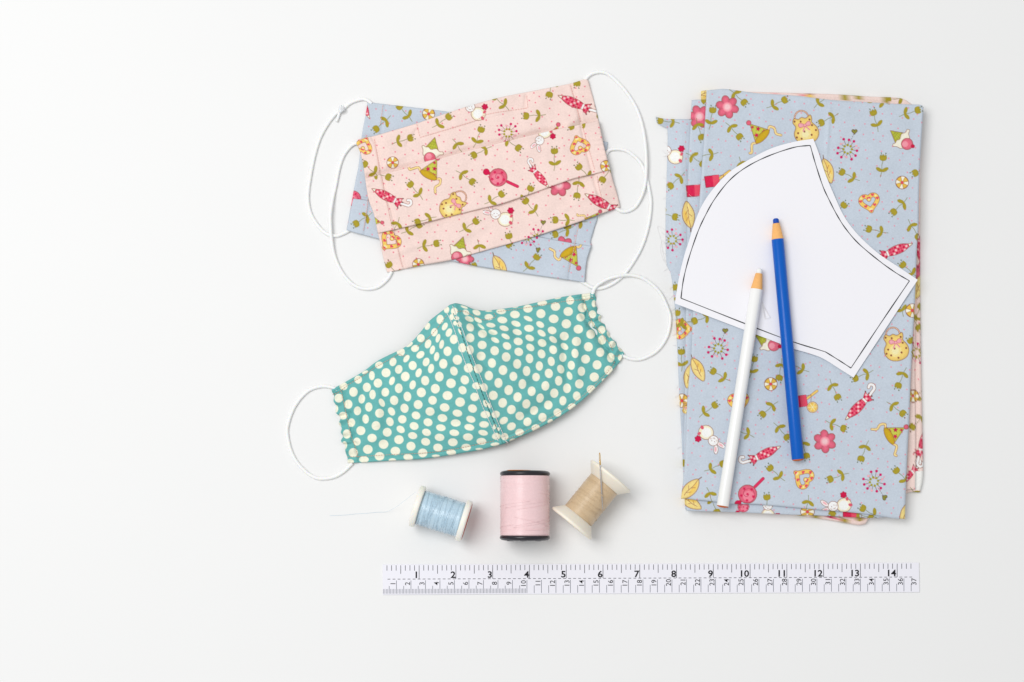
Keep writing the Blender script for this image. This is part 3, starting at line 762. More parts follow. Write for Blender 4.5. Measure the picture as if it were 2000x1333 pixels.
# ------------------------------------------------------------------ teal polka-dot mask
cg = Cloth(640, 580, 1230, 915, (108, 184, 181), 13, spots=False)
TILES = [(640, 660, 5.332, """970 5 40 42 0;910 112 42 36 -20;762 148 42 42 0;680 252 36 45 15;820 218 26 44 35;966 178 46 34 -40;1045 65 32 48 20;1025 253 34 46 20;885 290 42 47 0;740 330 38 46 15;535 285 42 36 -20;608 365 47 47 0;460 395 30 48 0;947 366 30 48 20;808 405 45 50 10;670 450 28 46 20;523 473 44 47 0;317 437 40 42 0;1015 447 42 50 -5;885 492 32 48 15;740 527 40 50 0;600 568 40 46 10;408 517 42 48 0;165 505 42 42 0;268 565 44 50 0;467 592 33 50 0;975 570 47 50 -5;830 613 40 50 -5;692 653 43 49 -10;564 677 28 46 -28;355 638 34 48 8;115 630 44 46 0;215 693 42 48 0;428 722 38 48 0;942 697 46 47 -10;800 735 42 48 -15;665 768 34 46 -30;540 787 46 47 0;310 762 38 46 5;160 812 44 40 0;920 810 46 40 25;777 850 44 43 20;648 875 38 47 -20;395 847 34 48 -5;248 885 38 45 5;900 920 47 40 20;760 955 46 35 35;620 985 46 46 0;503 917 45 48 0;345 968 47 47 0;200 1003 42 48 0;885 1020 48 36 12;742 1062 49 46 0;462 1045 48 44 0;305 1082 38 42 0;582 1110 50 48 0;867 1130 47 46 0;418 1163 50 47 0;705 1180 50 44 0;990 1200 48 46 0;540 1235 50 44 0;267 1197 48 47 0;378 1268 50 34 0;838 1245 50 35 10;675 1278 40 22 0;235 1290 38 25 0;175 1120 28 42 0;85 740 25 40 0;118 920 22 40 0;390 360 34 16 -20;850 70 40 22 -30"""),
 (780, 580, 6.665, """615 170 35 45 0;715 190 45 48 0;530 295 46 60 10;365 385 35 48 20;592 388 32 55 30;455 462 42 55 15;283 527 50 60 5;645 467 38 58 25;503 540 28 58 15;710 555 52 60 10;370 615 38 58 15;207 675 50 50 0;550 620 30 60 12;820 665 52 60 0;920 690 48 60 -10;430 692 32 58 15;627 710 52 62 0;275 758 58 42 -35;485 780 34 60 10;755 822 60 64 0;350 850 42 58 20;172 895 53 60 5;572 873 53 64 0;900 928 60 60 0;1025 937 58 60 0;710 968 48 60 -20;412 935 38 62 12;250 992 40 58 20;520 1040 56 64 0;75 1037 55 60 10;852 1083 54 60 -25;335 1095 50 62 0;672 1127 62 62 0;1005 1160 58 45 5;1105 1180 45 55 -20;468 1198 58 62 0;823 1217 50 56 -35;172 1150 40 60 8;287 1247 58 62 -10;627 1287 64 58 0;105 1300 50 62 -5;980 1305 56 55 0;1222 1285 58 60 10;868 205 45 35 35;1005 205 55 35 25;845 135 50 15 20;1165 265 55 40 0;910 290 60 32 22;1025 305 55 28 30;1190 370 60 30 8;922 400 48 55 -30;1062 385 55 18 38;1082 483 58 52 10;1218 462 60 34 12;922 535 54 58 -15;1247 565 58 30 28;1078 628 58 55 0;1240 703 55 60 -15;1065 773 58 58 0;1205 863 52 62 -5;1165 1028 54 62 0;1290 1122 52 64 0;680 265 30 40 0;745 280 35 25 0;725 345 25 30 0;780 360 32 35 0;790 455 17 45 -28;130 600 40 22 -35"""),
 (800, 720, 7.015, """160 330 60 64 0;352 280 62 64 0;518 373 66 62 0;727 300 50 58 -35;118 495 60 62 0;315 437 58 60 -10;692 462 66 64 0;890 400 60 60 0;480 535 66 57 10;280 590 62 58 15;90 645 62 52 35;862 550 62 56 25;655 613 66 48 12;450 680 66 53 12;252 738 62 54 20;65 790 60 50 22;838 697 64 46 18;1038 632 66 50 0;632 748 68 50 3;1180 630 56 50 -15;428 813 66 46 10;232 876 62 48 20;818 807 68 44 10;1020 768 66 45 0;612 882 66 44 8;410 945 66 50 5;45 920 60 48 15;1007 882 66 38 12;220 1005 62 52 15;800 940 68 50 3;592 1012 66 54 3;985 1000 68 48 3;1188 930 60 46 -5;1303 935 50 50 -10;388 1085 64 54 5;775 1080 66 48 0;182 1155 64 55 5;570 1150 66 42 5;20 1065 58 60 0;360 1200 55 20 0;955 1105 52 16 0;1170 1040 60 25 -5;1165 800 25 38 20;1215 830 22 25 0;1040 480 30 52 -20;1090 510 18 40 -20;1220 200 55 64 5;1145 372 60 62 15;1275 472 58 66 20;1290 715 62 46 -35"""),
 (920, 560, 7.405, """435 360 70 40 0;635 405 70 55 5;640 285 50 25 -10;822 320 68 58 0;1030 240 70 40 -5;1222 290 68 62 0;1432 205 58 58 0;1255 165 50 16 -10;452 485 72 48 8;825 465 68 32 25;1010 393 66 65 0;1195 468 70 62 5;1405 362 68 64 0;650 538 70 40 20;285 558 70 32 8;478 605 68 38 18;838 605 70 50 5;1000 550 62 42 32;1378 540 68 66 0;1172 635 64 54 20;668 660 68 42 18;315 660 68 36 12;848 745 66 44 25;1020 675 66 40 35;1348 718 64 62 10;500 722 66 34 28;682 795 66 54 15;1187 768 64 40 38;520 860 64 52 35;1028 817 64 55 30;857 882 64 48 38;1352 867 62 42 40;340 930 62 66 -15;690 945 64 58 30;1187 915 55 64 -20;1020 975 54 66 -20;1328 1025 52 66 0;508 1020 62 68 -10;845 1042 54 68 -10;1160 1083 50 68 -10;302 1107 56 70 -5;667 1120 58 70 0;1450 1140 52 66 -5;988 1150 52 68 0;1297 1195 50 64 -20;462 1210 62 70 0;803 1223 54 72 0;1125 1257 58 68 -10;260 1290 60 68 0;612 1300 56 66 0;1425 1290 38 62 -20;940 1310 55 60 0;255 355 50 12 0"""),
 (940, 690, 7.015, """300 232 60 66 0;620 245 52 68 0;795 175 50 64 -5;960 115 48 64 -10;1118 58 50 62 0;1235 165 47 62 -12;1085 220 48 60 -20;923 280 55 64 -10;440 325 54 66 5;748 347 54 66 0;1217 320 36 62 -15;1372 250 50 64 0;238 410 56 66 0;563 425 52 68 5;1060 380 50 66 0;878 450 54 66 5;375 508 58 68 10;690 523 54 66 5;1343 423 58 62 0;1175 483 54 66 0;163 582 60 64 15;497 603 56 66 10;1000 550 56 64 5;805 617 50 64 15;292 685 58 68 30;617 697 54 64 15;1308 588 52 62 -5;1118 653 48 64 5;918 713 58 62 10;412 775 58 64 30;723 787 54 62 25;195 840 58 48 -10;527 862 58 58 -20;838 880 56 60 10;1043 815 54 56 0;305 925 62 50 -35;632 942 55 60 20;413 1005 62 52 -30;745 1025 58 48 -15;523 1085 60 46 -15;1240 735 58 45 -25;945 935 40 28 -25;430 1195 45 22 -15;320 1140 52 45 0"""),
 (1060, 560, 5.795, """147 228 52 48 0;318 160 52 48 0;490 120 48 40 0;287 285 54 50 0;447 240 50 52 0;122 365 54 50 0;428 350 48 46 0;265 423 53 52 0;580 195 26 40 0;563 315 42 45 0;552 425 40 30 30;403 483 53 50 0;543 540 50 52 0;660 365 32 40 -20;668 490 42 45 0;672 605 46 52 -5;750 540 22 40 -20;787 655 40 40 0;382 622 52 52 0;517 683 50 52 0;650 745 46 52 0;243 562 50 50 10;247 680 46 42 30;365 757 40 53 -8;485 822 50 50 0;228 802 42 52 -5;615 887 50 52 0;770 805 42 54 0;323 890 40 52 -10;447 960 50 54 0;310 1017 30 52 -12;583 1025 52 52 0;415 1102 50 52 0;548 1165 50 48 0;275 1153 46 54 0;385 1238 43 50 0;745 948 48 52 0;228 1290 38 50 8;885 700 30 40 -25;693 1065 25 25 0;875 805 25 35 0;203 935 38 52 -12""")]
seen = []
for ox, oy, k, txt in TILES:
    for q in txt.split(";"):
        x, y, rx, ry, a = map(float, q.split()); x = ox + x / k; y = oy + y / k
        if any((x - sx) ** 2 + (y - sy) ** 2 < 49 for sx, sy in seen): continue
        seen.append((x, y)); cg.dot(x, y, rx / k, ry / k, a, (252, 245, 224))
root = thing("face_mask", "teal polka dot shaped face mask with a raised centre seam", "face mask", W(935, 750, 0))
SEAM = [(884, 594), (890, 612), (899, 640), (909, 672), (920, 706), (933, 742), (947, 780), (964, 821), (983, 868)]
GTL = [(648, 761), (677, 745), (711, 725), (739.6, 704), (788, 680), (805, 667), (822, 648), (839, 627), (855, 614), (868, 604), (878, 596), (884, 594)]
GL = [(648, 761), (652, 776), (654, 790), (657, 803), (663, 817), (664, 832), (668, 846), (668, 862), (675, 876), (677, 890), (679, 904)]
GBL = [(679, 904), (694, 904.5), (768, 900), (825, 897), (882, 889), (939, 879), (983, 868)]
GTR = [(884, 594), (891, 592.5), (908, 597), (922, 603), (935, 606), (947, 607), (969, 605), (1011, 599), (1055, 589.5), (1100, 580), (1147, 573.5), (1162, 573)]
GR = [(1162, 573), (1164, 590), (1165, 605), (1172, 618), (1176, 632), (1184, 640), (1188, 653), (1197, 661), (1203, 672), (1211, 681), (1219, 691)]
GBR = [(983, 868), (1011, 856), (1055.5, 835.5), (1100, 810.5), (1139, 781), (1177.6, 744), (1194, 727), (1211, 706), (1219, 691)]
def seam_h(v): return np.interp(v, [0, 0.12, 0.35, 0.6, 0.85, 1.0], [0.013, 0.0165, 0.0215, 0.0205, 0.0135, 0.0085])
def z_left(px, py, u, v):
    e = 0.0022 + 0.0012 * np.sin(np.pi * u) * v
    z = e + (seam_h(v) - 0.002) * (0.25 * u + 0.75 * u ** 1.7)
    z = z + wob(px, py, 31, 0.00035, 110) * np.sin(np.pi * np.clip(u * 1.1, 0, 1))
    z = z + 0.0019 * np.sin(v * 46 + 0.6 * np.sin(v * 17)) * np.exp(-u * 260 / 13)
    z = z - 0.0014 * np.exp(-((u * 270 - 20) / 3.2) ** 2)
    for c in ((708, 745, 716, 850, 12, -0.0016), (735, 730, 738, 850, 12, 0.0018), (760, 690, 775, 800, 14, 0.0016), (800, 690, 840, 660, 8, -0.0012), (830, 640, 815, 760, 12, 0.0012),
              (855, 640, 850, 720, 10, 0.0012), (770, 800, 930, 840, 16, -0.0014), (760, 840, 960, 850, 14, 0.001), (880, 700, 920, 780, 10, -0.0012), (690, 870, 760, 850, 9, 0.001)):
        z = z + 1.6 * crease(px, py, *c)
    z = z + 0.0018 * np.exp(-((1 - u) * 260 / 7.0) ** 2) - 0.0009 * np.exp(-((1 - u) * 260 / 1.8) ** 2)
    z = z - 0.0006 * np.exp(-((v * 230 - 9) / 2.5) ** 2) - 0.0005 * np.exp(-(((1 - v) * 230 - 9) / 2.5) ** 2)
    return z
def z_right(px, py, u, v):
    q = 1 - u
    e = 0.0024 + 0.004 * np.sin(np.pi * u) * v
    z = e + (seam_h(v) - 0.002) * (0.3 * q + 0.7 * q ** 1.8)
    z = z + wob(px, py, 32, 0.00035, 110) * np.sin(np.pi * np.clip(q * 1.1, 0, 1))
    z = z + 0.002 * np.sin(v * 44 + 0.7 * np.sin(v * 15)) * np.exp(-q * 240 / 13)
    z = z - 0.0022 * np.exp(-((q * 250 - 21) / 3.2) ** 2) + 0.0016 * np.exp(-((q * 250 - 34) / 8.0) ** 2)
    for c in ((905, 618, 975, 665, 6, -0.0022), (930, 640, 1010, 660, 9, 0.0014), (985, 625, 1090, 690, 10, -0.0014), (1000, 640, 1100, 670, 9, 0.0012), (960, 690, 1040, 760, 14, 0.0014),
              (1100, 650, 1110, 770, 9, -0.0016), (1125, 640, 1125, 770, 11, 0.0014), (1125, 600, 1175, 665, 5, -0.0014), (990, 800, 1090, 740, 14, 0.0012), (930, 690, 960, 730, 8, -0.001), (1000, 830, 1100, 770, 9, -0.0009)):
        z = z + 1.6 * crease(px, py, *c)
    z = z + 0.0018 * np.exp(-(u * 250 / 7.0) ** 2) - 0.0009 * np.exp(-(u * 250 / 1.8) ** 2)
    z = z - 0.0006 * np.exp(-((v * 230 - 9) / 2.5) ** 2) - 0.0005 * np.exp(-(((1 - v) * 230 - 9) / 2.5) ** 2)
    return z
def scallop(poly, n, amp, seed):
    t = np.linspace(0, 1, 60); p = resample(catmull(poly, 6), t); r = np.random.RandomState(seed)
    g = np.gradient(p, axis=0); g /= np.linalg.norm(g, axis=1)[:, None]; nn = np.stack([-g[:, 1], g[:, 0]], -1)
    ph = np.cumsum(np.interp(t, np.linspace(0, 1, 8), r.uniform(0.6, 1.4, 8))); ph = ph / ph[-1] * 2 * math.pi * n
    return [tuple(q) for q in p + nn * (amp * np.sin(ph) * np.sin(np.pi * t) ** 0.4)[:, None]]
GL = scallop(GL, 7, 2.2, 3); GR = scallop(GR, 7, 2.4, 4)
patch("cheek_panel", GTL, SEAM, GBL, GL, z_left, lambda *a: np.maximum(z_left(*a) - 0.0019, 0.0001), 3.5, cg, M_teal, root, round_edges="TBL", cap=False)
patch("cheek_panel", GTR, GR, GBR, SEAM, z_right, lambda *a: np.maximum(z_right(*a) - 0.0019, 0.0001), 3.5, cg, M_teal, root, round_edges="TBR", cap=False)
def off(poly, dx, dy): return [(x + dx, y + dy) for x, y in poly]
so = [(873, 612), (881, 628), (891, 655), (902, 690), (914, 722), (926, 748), (940, 788), (957, 826), (975, 866)]
so2 = [(884, 598), (892, 618), (903, 643), (914, 674), (927, 708), (942, 745), (955, 781), (971, 822), (989, 862)]
dashes("seam_topstitch", [so, so2], M_stitch_w, root, dash=4.6, gap=0.6, r=0.00024)
dashes("seam_line", [[(885, 612), (899, 645), (909, 676), (920, 708), (933, 744), (947, 782), (964, 823), (979, 858)]], M_seam, root, dash=5, gap=3, r=0.0002, lift=-0.00005)  # dark teal dashes laid along the groove of the centre seam
dashes("edge_stitch", [[(650, 771), (662, 766), (680, 752), (705, 737), (735, 717), (765, 700), (779, 692), (787, 696), (796, 692)],
                          [(815, 677), (838, 659), (855, 640), (868, 622), (874, 615)], [(893, 609), (905, 608), (918, 614), (935, 622), (948, 625), (968, 619), (962, 609)],
                          [(972, 609), (1010, 604), (1060, 596), (1110, 588), (1136, 586), (1161, 583)],
                          [(667, 765), (672, 790), (677, 812), (681, 833), (687, 856), (695, 876), (700, 897)],
                          [(679, 893), (720, 891), (770, 888), (830, 885), (880, 879), (930, 869), (968, 861)],
                          [(990, 858), (1020, 846), (1060, 825), (1100, 802), (1140, 772), (1175, 739), (1195, 717), (1202, 703)],
                          [(1141, 588), (1147, 605), (1153, 622), (1160, 635), (1170, 647), (1183, 662), (1193, 676), (1198, 690)], [(1198, 694), (1206, 696), (1214, 688)]],
       M_stitch_b, root, dash=3.2, gap=1.8, r=0.0002)
eb = Bag()
for P in ([(987, 861), (991, 866), (990, 871)], [(989, 862), (993, 866), (997, 866)]):
    q = catmull(P, 5); eb.tube(W(q[:, 0], q[:, 1], zat(q[:, 0], q[:, 1]) + 0.0004), 0.00022, 5)
eb.obj("thread_end", M_stitch_w, root)
cord("ear_loop", [(658, 763), (648, 757), (625.5, 755), (600, 765), (577, 791), (563, 825), (561, 851), (571, 888), (591, 916), (617, 933.5), (645.5, 933.5), (668, 923.5), (688, 905)],
     M_cord, root, zs=[0.0016] + [0.0012] * 10 + [0.0016])
cord("ear_loop", [(1156, 579), (1163, 561), (1183, 547), (1205, 540), (1233, 538), (1261, 546.7), (1288.7, 571.6), (1305, 605), (1309, 627), (1302.5, 657.7), (1283, 685.5), (1255, 700.7), (1233, 701.6), (1214, 694)],
     M_cord, root, zs=[0.0022, 0.0036, 0.0034, 0.0036, 0.0018, 0.0012, 0.0012, 0.0012, 0.0012, 0.0012, 0.0012, 0.0012, 0.0012, 0.0016])

# ------------------------------------------------------------------ folded pink cloth (lowest of the pile)
c2 = Cloth(1350, 165, 1820, 1040, PINK, 14, (240, 130, 146))
c2.sprigs([(1652, 189, 1680, 186), (1735, 194, 1770, 190), (1798, 600, 1775, 640), (1794, 640, 1770, 610), (1684, 1014, 1688, 1030), (1590, 1010, 1560, 1000), (1645, 1018, 1630, 1000),
           (1782, 834, 1800, 815), (1797, 985, 1780, 950), (1808, 760, 1790, 775)])
c2.stamp('leaf', 1378, 182, 60); c2.stamp('ring', 1572, 188, 0, 0.8); c2.stamp('fire', 1790, 690, 0); c2.stamp('flower', 1783, 535, 0, 0.9); pass
c2.umbrella(1752, 950, 1800, 905); c2.stamp('umbrella', 1802, 870, 110, 1.0, False); c2.stamp('ball', 1783, 774, 0); c2.stamp('umbrella', 1800, 500, 80)
for yy in range(922, 957):
    for xx in range(1789, 1806, 2): c2.dot(xx, yy, 1.8, 1.8, 0, (252, 246, 242))
c2.dot(1622, 1006, 7, 6, 0, RED); c2.stamp('leaf', 1795, 560, 20)
rootp = thing("folded_fabric", "folded pale pink printed cotton at the bottom of the pile, mostly hidden", "fabric", W(1590, 600, 0))
strip = lambda w: axis_samples(w, 30, 48)
patch("lower_fold", [(1372, 184), (1378, 177), (1480, 180), (1620, 184), (1700, 189), (1758, 192), (1782, 205)], [(1782, 205), (1796, 300), (1797, 480), (1797, 546), (1798, 640), (1800, 760), (1802, 860), (1803, 930), (1797, 962)],
      [(1376, 990), (1440, 996), (1540, 1005), (1619, 1016.5), (1684, 1027), (1692, 1018), (1720, 990), (1770, 964), (1797, 962)], [(1372, 184), (1374, 500), (1376, 990)],
      lambda px, py, u, v: 0.0046 + wob(px, py, 41, 0.0002, 90), 0.0002, 5, c2, M_cloth, rootp, us=strip, vs=lambda h: axis_samples(h, 30, 60, dense=1.2, coarse=3))
patch("upper_fold", [(1560, 230), (1700, 230), (1776, 234)], [(1776, 234), (1786, 400), (1787, 520), (1789, 620), (1787, 700), (1788, 800), (1789, 900), (1788, 956)],
      [(1560, 962), (1680, 960), (1772, 957), (1788, 956)], [(1560, 230), (1560, 600), (1560, 962)],
      lambda px, py, u, v: 0.0068 + wob(px, py, 42, 0.0002, 90), 0.0047, 4, c2, M_cloth, rootp, us=lambda w: axis_samples(w, 2, 45), vs=lambda h: axis_samples(h, 4, 30, dense=1.2, coarse=3))

# ------------------------------------------------------------------ folded blue cloth
c3 = Cloth(1270, 160, 1820, 1040, BLUE, 15)          # lower layers that show at the left and bottom
c3.stamp('flower', 1366, 228, 0, 1.0); c3.stamp('drink', 1362, 372, 0, 1.0); c3.stamp('bunny', 1319, 307, 5, 0.95); c3.stamp('leaf', 1345, 420, 170, 1.0)
c3.stamp('fire', 1313, 469, 200, 0.95); c3.stamp('ring', 1334, 643, -90, 0.95); c3.stamp('leaf', 1346, 735, 10, 0.9); c3.stamp('ball', 1332, 783, 0, 1.1); c3.stamp('purse', 1340, 800, 0, 0.3)
c3.stamp('leaf', 1349, 982, -60, 0.9); c3.stamp('bunny', 1500, 1008, 60, 0.9); c3.stamp('ball', 1577, 1000, 0, 1.1); c3.stamp('drink', 1668, 1008, 0); c3.stamp('lolly', 1452, 990, 0, 0.6)
c3.sprigs([(1310, 363, 1342, 336.5), (1318, 424, 1298, 420), (1318, 562, 1330, 590), (1331, 688, 1334, 725), (1376, 196, 1362, 178), (1370, 268, 1360, 240), (1372, 320, 1352, 305),
           (1290, 236, 1322, 238), (1322, 612, 1320, 640), (1356, 627, 1330, 635), (1400, 1000, 1390, 970), (1626, 1003, 1640, 980), (1700, 1012, 1670, 1000),
           (1338, 905, 1355, 907)])
rootb = thing("folded_fabric", "folded pale blue printed cotton stacked under the white paper pattern piece", "fabric", W(1560, 600, 0))
# bottom layer: raw edge at the left, one corner pulled out
def z_l3(px, py, u, v):
    z = 0.0010 + 0.0042 * smooth01((px - 1300) / 34.0) + wob(px, py, 51, 0.0002, 60)
    return z + 0.003 * np.exp(-((px - 1296) ** 2 + (py - 236) ** 2) / 14 ** 2)
patch("bottom_layer", [(1281, 228), (1290, 231), (1310, 233), (1346, 233), (1372, 234)], [(1372, 234), (1372, 620), (1372, 996)],
      [(1338, 995), (1345, 997), (1372, 998)],
      [(1281, 228), (1283, 240), (1292, 246), (1302, 249), (1304, 262), (1303.6, 290), (1301.5, 370), (1300, 441), (1301.5, 512), (1310, 535), (1315, 571), (1319.4, 619.5), (1323.6, 700), (1327, 778.5), (1330.5, 841.5), (1334, 920), (1338, 995)],
      z_l3, 0.0002, 2.0, c3, M_cloth, rootb)
patch("middle_layer", [(1351, 196), (1380, 195), (1500, 200), (1700, 206), (1786, 214)], [(1786, 214), (1780, 500), (1770, 800), (1758, 1006)],
      [(1341, 998), (1380, 999.5), (1426, 1000.5), (1525, 1005), (1603, 1007.5), (1658, 1010.5), (1713, 1012), (1758, 1006)],
      [(1351, 196), (1347.7, 254.5), (1344.6, 311), (1342.5, 391), (1342, 440), (1340.5, 530), (1339.3, 609), (1338, 700), (1337.5, 760), (1336, 850), (1337, 930), (1341, 998)],
      lambda px, py, u, v: 0.0090 + wob(px, py, 52, 0.0002, 80), 0.0070, 5, c3, M_cloth, rootb, us=lambda w: axis_samples(w, 50, 4, dense=1.1, coarse=1.6), vs=lambda h: axis_samples(h, 60, 60, dense=1.1, coarse=1.8))
# top layer
c1 = Cloth(1310, 160, 1820, 1030, BLUE, 16)
c1.sprigs([(1453, 200, 1427, 174), (1392, 216, 1387, 258), (1444, 267, 1415.6, 233.5), (1532, 196, 1488.5, 219), (1366, 306, 1412, 300), (1458, 342, 1439, 303),
           (1604.7, 239.8, 1647, 220.5), (1706, 221, 1719.6, 262.5), (1792, 215.7, 1750.7, 227), (1725, 309, 1721.7, 351.5), (1645, 337, 1687, 361), (1788, 338, 1812, 326),
           (1746, 414, 1779.5, 383.7), (1648, 401.5, 1625, 425), (1697.5, 448, 1741, 460), (1793, 462, 1770, 428), (1763.7, 518, 1792, 545), (1752, 583, 1769, 622), (1779, 666, 1795, 690),
           (1754.7, 753, 1770.6, 710), (1671, 739, 1713, 724), (1635.6, 775.6, 1613.5, 732), (1545, 712, 1583, 731), (1647, 837, 1602, 821), (1762.7, 807.5, 1729.7, 780), (1682, 896, 1695, 857),
           (1574.7, 890.5, 1566, 848), (1622, 936, 1665.6, 918.8), (1751, 920, 1772, 942), (1685.8, 993.6, 1720, 1012), (1574, 1005, 1582, 968),
           (1357, 627, 1398, 612), (1393.5, 726, 1432, 751.7), (1473, 702, 1466, 744), (1395.6, 792, 1360, 816), (1490, 809, 1523, 777.5), (1537, 854, 1512.8, 823.7), (1438, 840, 1483, 855),
           (1504.4, 915, 1535, 945.5), (1411, 907, 1374.7, 924), (1394, 988, 1382, 947.6), (1498, 972, 1501, 1005), (1618, 186, 1600, 200), (1700, 195, 1730, 200), (1522, 738, 1530, 700)])
c1.stamp('flower', 1420.6, 209.4, 10, 1.0); c1.stamp('hat', 1480, 258, -45, 0.92); c1.stamp('drink', 1398, 353, -3, 1.0); c1.stamp('purse', 1573.6, 254, -10, 0.98)
c1.stamp('fire', 1655.5, 292, 0, 1.0); c1.stamp('ice', 1762, 271, -50, 0.95); c1.stamp('leaf', 1616, 334, -18, 0.95); c1.stamp('ball', 1762, 357, 10, 1.05); c1.stamp('ring', 1698.6, 397, -12, 0.98)
c1.umbrella(1782.6, 476, 1704, 508); c1.stamp('ball', 1782, 607, 0, 1.1); c1.stamp('purse', 1750, 678, -5, 0.98); c1.umbrella(1651, 820.6, 1712, 759); c1.stamp('hat', 1748, 846, 62, 0.92, True)
c1.stamp('drink', 1569, 783, -4, 1.0); c1.stamp('flower', 1611, 862.6, 20, 1.0); c1.stamp('ring', 1567.6, 933, 125, 1.0); c1.stamp('fire', 1707, 941, 125, 1.0); c1.stamp('bunny', 1648.7, 987, -35, 0.95)
c1.stamp('leaf', 1772, 1000, 30, 1.0); c1.stamp('fire', 1403, 681, 0, 1.0); c1.stamp('leaf', 1363, 722, -27, 0.95); c1.stamp('ice', 1500, 666, -60, 0.95); c1.stamp('ball', 1505.4, 750.6, 0, 1.05)
c1.stamp('ring', 1443, 787, -10, 1.0); c1.stamp('bunny', 1379, 845, 200, 0.95); c1.umbrella(1525, 872, 1449, 908, True); c1.stamp('leaf', 1347, 956, 42, 1.0); c1.stamp('lolly', 1460, 965.6, 0, 0.98)
TT = [(1380, 177), (1400, 175), (1422, 174.5), (1480, 182.5), (1550, 187), (1626, 195.7), (1687, 199.5), (1767, 204), (1797, 205), (1804, 210)]
TR = [(1804, 210), (1798.5, 294.4), (1795, 370), (1794, 440), (1791, 483), (1789, 537.6), (1785.8, 609), (1781.6, 682.6), (1779, 734), (1777, 790), (1774.8, 840), (1771.6, 903), (1768.5, 981.8), (1767.4, 1014)]
TB = [(1330, 974.6), (1345, 975), (1359, 977), (1386, 979.5), (1426, 984.5), (1480, 986), (1540, 991), (1618.8, 998), (1658, 1001), (1713, 1007.5), (1745, 1013), (1767.4, 1014)]
TL = [(1380, 177), (1377, 230), (1373, 290), (1368.7, 349), (1363.5, 422.6), (1358, 520), (1353, 608), (1349, 701), (1344, 760), (1340.5, 818), (1337, 908), (1330, 974.6)]
def z_l1(px, py, u, v):
    z = 0.0126 + wob(px, py, 61, 0.0003, 130) + wob(px, py, 62, 0.00012, 45)
    for c in ((1622, 195, 1612, 330, 4, 0.0007), (1420, 175, 1440, 260, 12, 0.0006), (1540, 190, 1560, 240, 10, -0.0004), (1385, 180, 1370, 420, 6, 0.0004), (1700, 760, 1780, 740, 8, 0.0003),
              (1500, 880, 1700, 900, 22, 0.0003), (1350, 900, 1450, 960, 12, 0.0005), (1600, 960, 1760, 1000, 14, 0.0006), (1720, 230, 1790, 260, 12, 0.0005)):
        z = z + crease(px, py, *c)
    return z
patch("top_layer", TT, TR, TB, TL, z_l1, 0.0092, 5.5, c1, M_cloth, rootb)
# loose fibres along the raw edge
fb = Bag(); rs = np.random.RandomState(8)
for k in range(26):
    y0 = rs.uniform(255, 960); x0 = np.interp(y0, [249, 441, 512, 571, 700, 841, 995], [1303, 1300.5, 1301.5, 1315, 1323.6, 1330.5, 1338])
    L = rs.uniform(3, 12); a = rs.uniform(-1.0, 1.0)
    P = catmull([(x0 + 3, y0), (x0 - L * 0.4, y0 + a * 4), (x0 - L * 0.8, y0 + a * 9 + rs.uniform(-3, 3))], 5)
    fb.tube(W(P[:, 0], P[:, 1], np.linspace(0.0012, 0.0004, len(P))), 0.00009, 4)
for P in ([(1303, 455), (1294, 446), (1284, 443), (1291, 470), (1296, 500), (1302, 520)], [(1300, 478), (1293, 470), (1290, 490), (1297, 512)], [(1338, 372), (1350, 384), (1362, 388)], [(1340, 255), (1338, 300), (1341, 345)]):
    P = catmull(P, 6); fb.tube(W(P[:, 0], P[:, 1], np.maximum(zat(P[:, 0], P[:, 1]), 0.0003) + 0.0003), 0.00007, 4)
fb.obj("frayed_thread", M_stitch_w, rootb)["kind"] = "stuff"

# ------------------------------------------------------------------ paper pattern piece
PO = [(1588.5, 271.5), (1550, 277.6), (1507, 290), (1465, 311), (1425.4, 336), (1394, 368), (1371, 401.6), (1355, 440), (1346, 470), (1337, 497.7), (1326.7, 540), (1318, 593)]
PO2 = [(1318, 593), (1480, 655), (1552.6, 682.6), (1585, 692), (1609, 701.5), (1640, 721), (1667, 738)]
PO3 = [(1667, 738), (1792.5, 547)]
PO4 = [(1792.5, 547), (1750, 518.7), (1718.5, 497.7), (1687, 470.4), (1664, 445), (1647, 420), (1632.4, 389), (1611.4, 338.5), (1598.8, 298.6), (1588.5, 271.5)]
outline = np.vstack([catmull(PO, 5)[:-1], catmull(PO2[:3], 4)[:-1], catmull(PO2[2:], 4)[:-1], np.array(PO3, float)[:-1], catmull(PO4, 5)[:-1]])
import bmesh
ZP = 0.0138
rootq = thing("paper_pattern", "white paper pattern piece with a black outline lying on the blue fabric", "paper", W(1560, 510, 0.0135))
def paper_z(px, py):   # the sheet is stiff enough to bridge the folds
    return np.full(np.shape(px), ZP)
bm = bmesh.new()
def sheet(z_off, flip=False):
    vs_ = [bm.verts.new(W(x, y, paper_z(x, y) + z_off)) for x, y in outline]
    return vs_
top_v = sheet(0.00028); bot_v = sheet(0.0)
n = len(top_v)
es = [bm.edges.new((top_v[i], top_v[(i + 1) % n])) for i in range(n)]
bmesh.ops.triangle_fill(bm, edges=es, use_beauty=True)
es2 = [bm.edges.new((bot_v[i], bot_v[(i + 1) % n])) for i in range(n)]
bmesh.ops.triangle_fill(bm, edges=es2, use_beauty=True)
for i in range(n):
    bm.faces.new((top_v[i], bot_v[i], bot_v[(i + 1) % n], top_v[(i + 1) % n]))
bmesh.ops.recalc_face_normals(bm, faces=bm.faces)
pv = np.array([q.co[:] for q in bm.verts]); bm.verts.index_update(); pf = [[q.index for q in f_.verts] for f_ in bm.faces]; bm.free()
mesh_obj("sheet", pv, pf, M_paper, rootq, False)
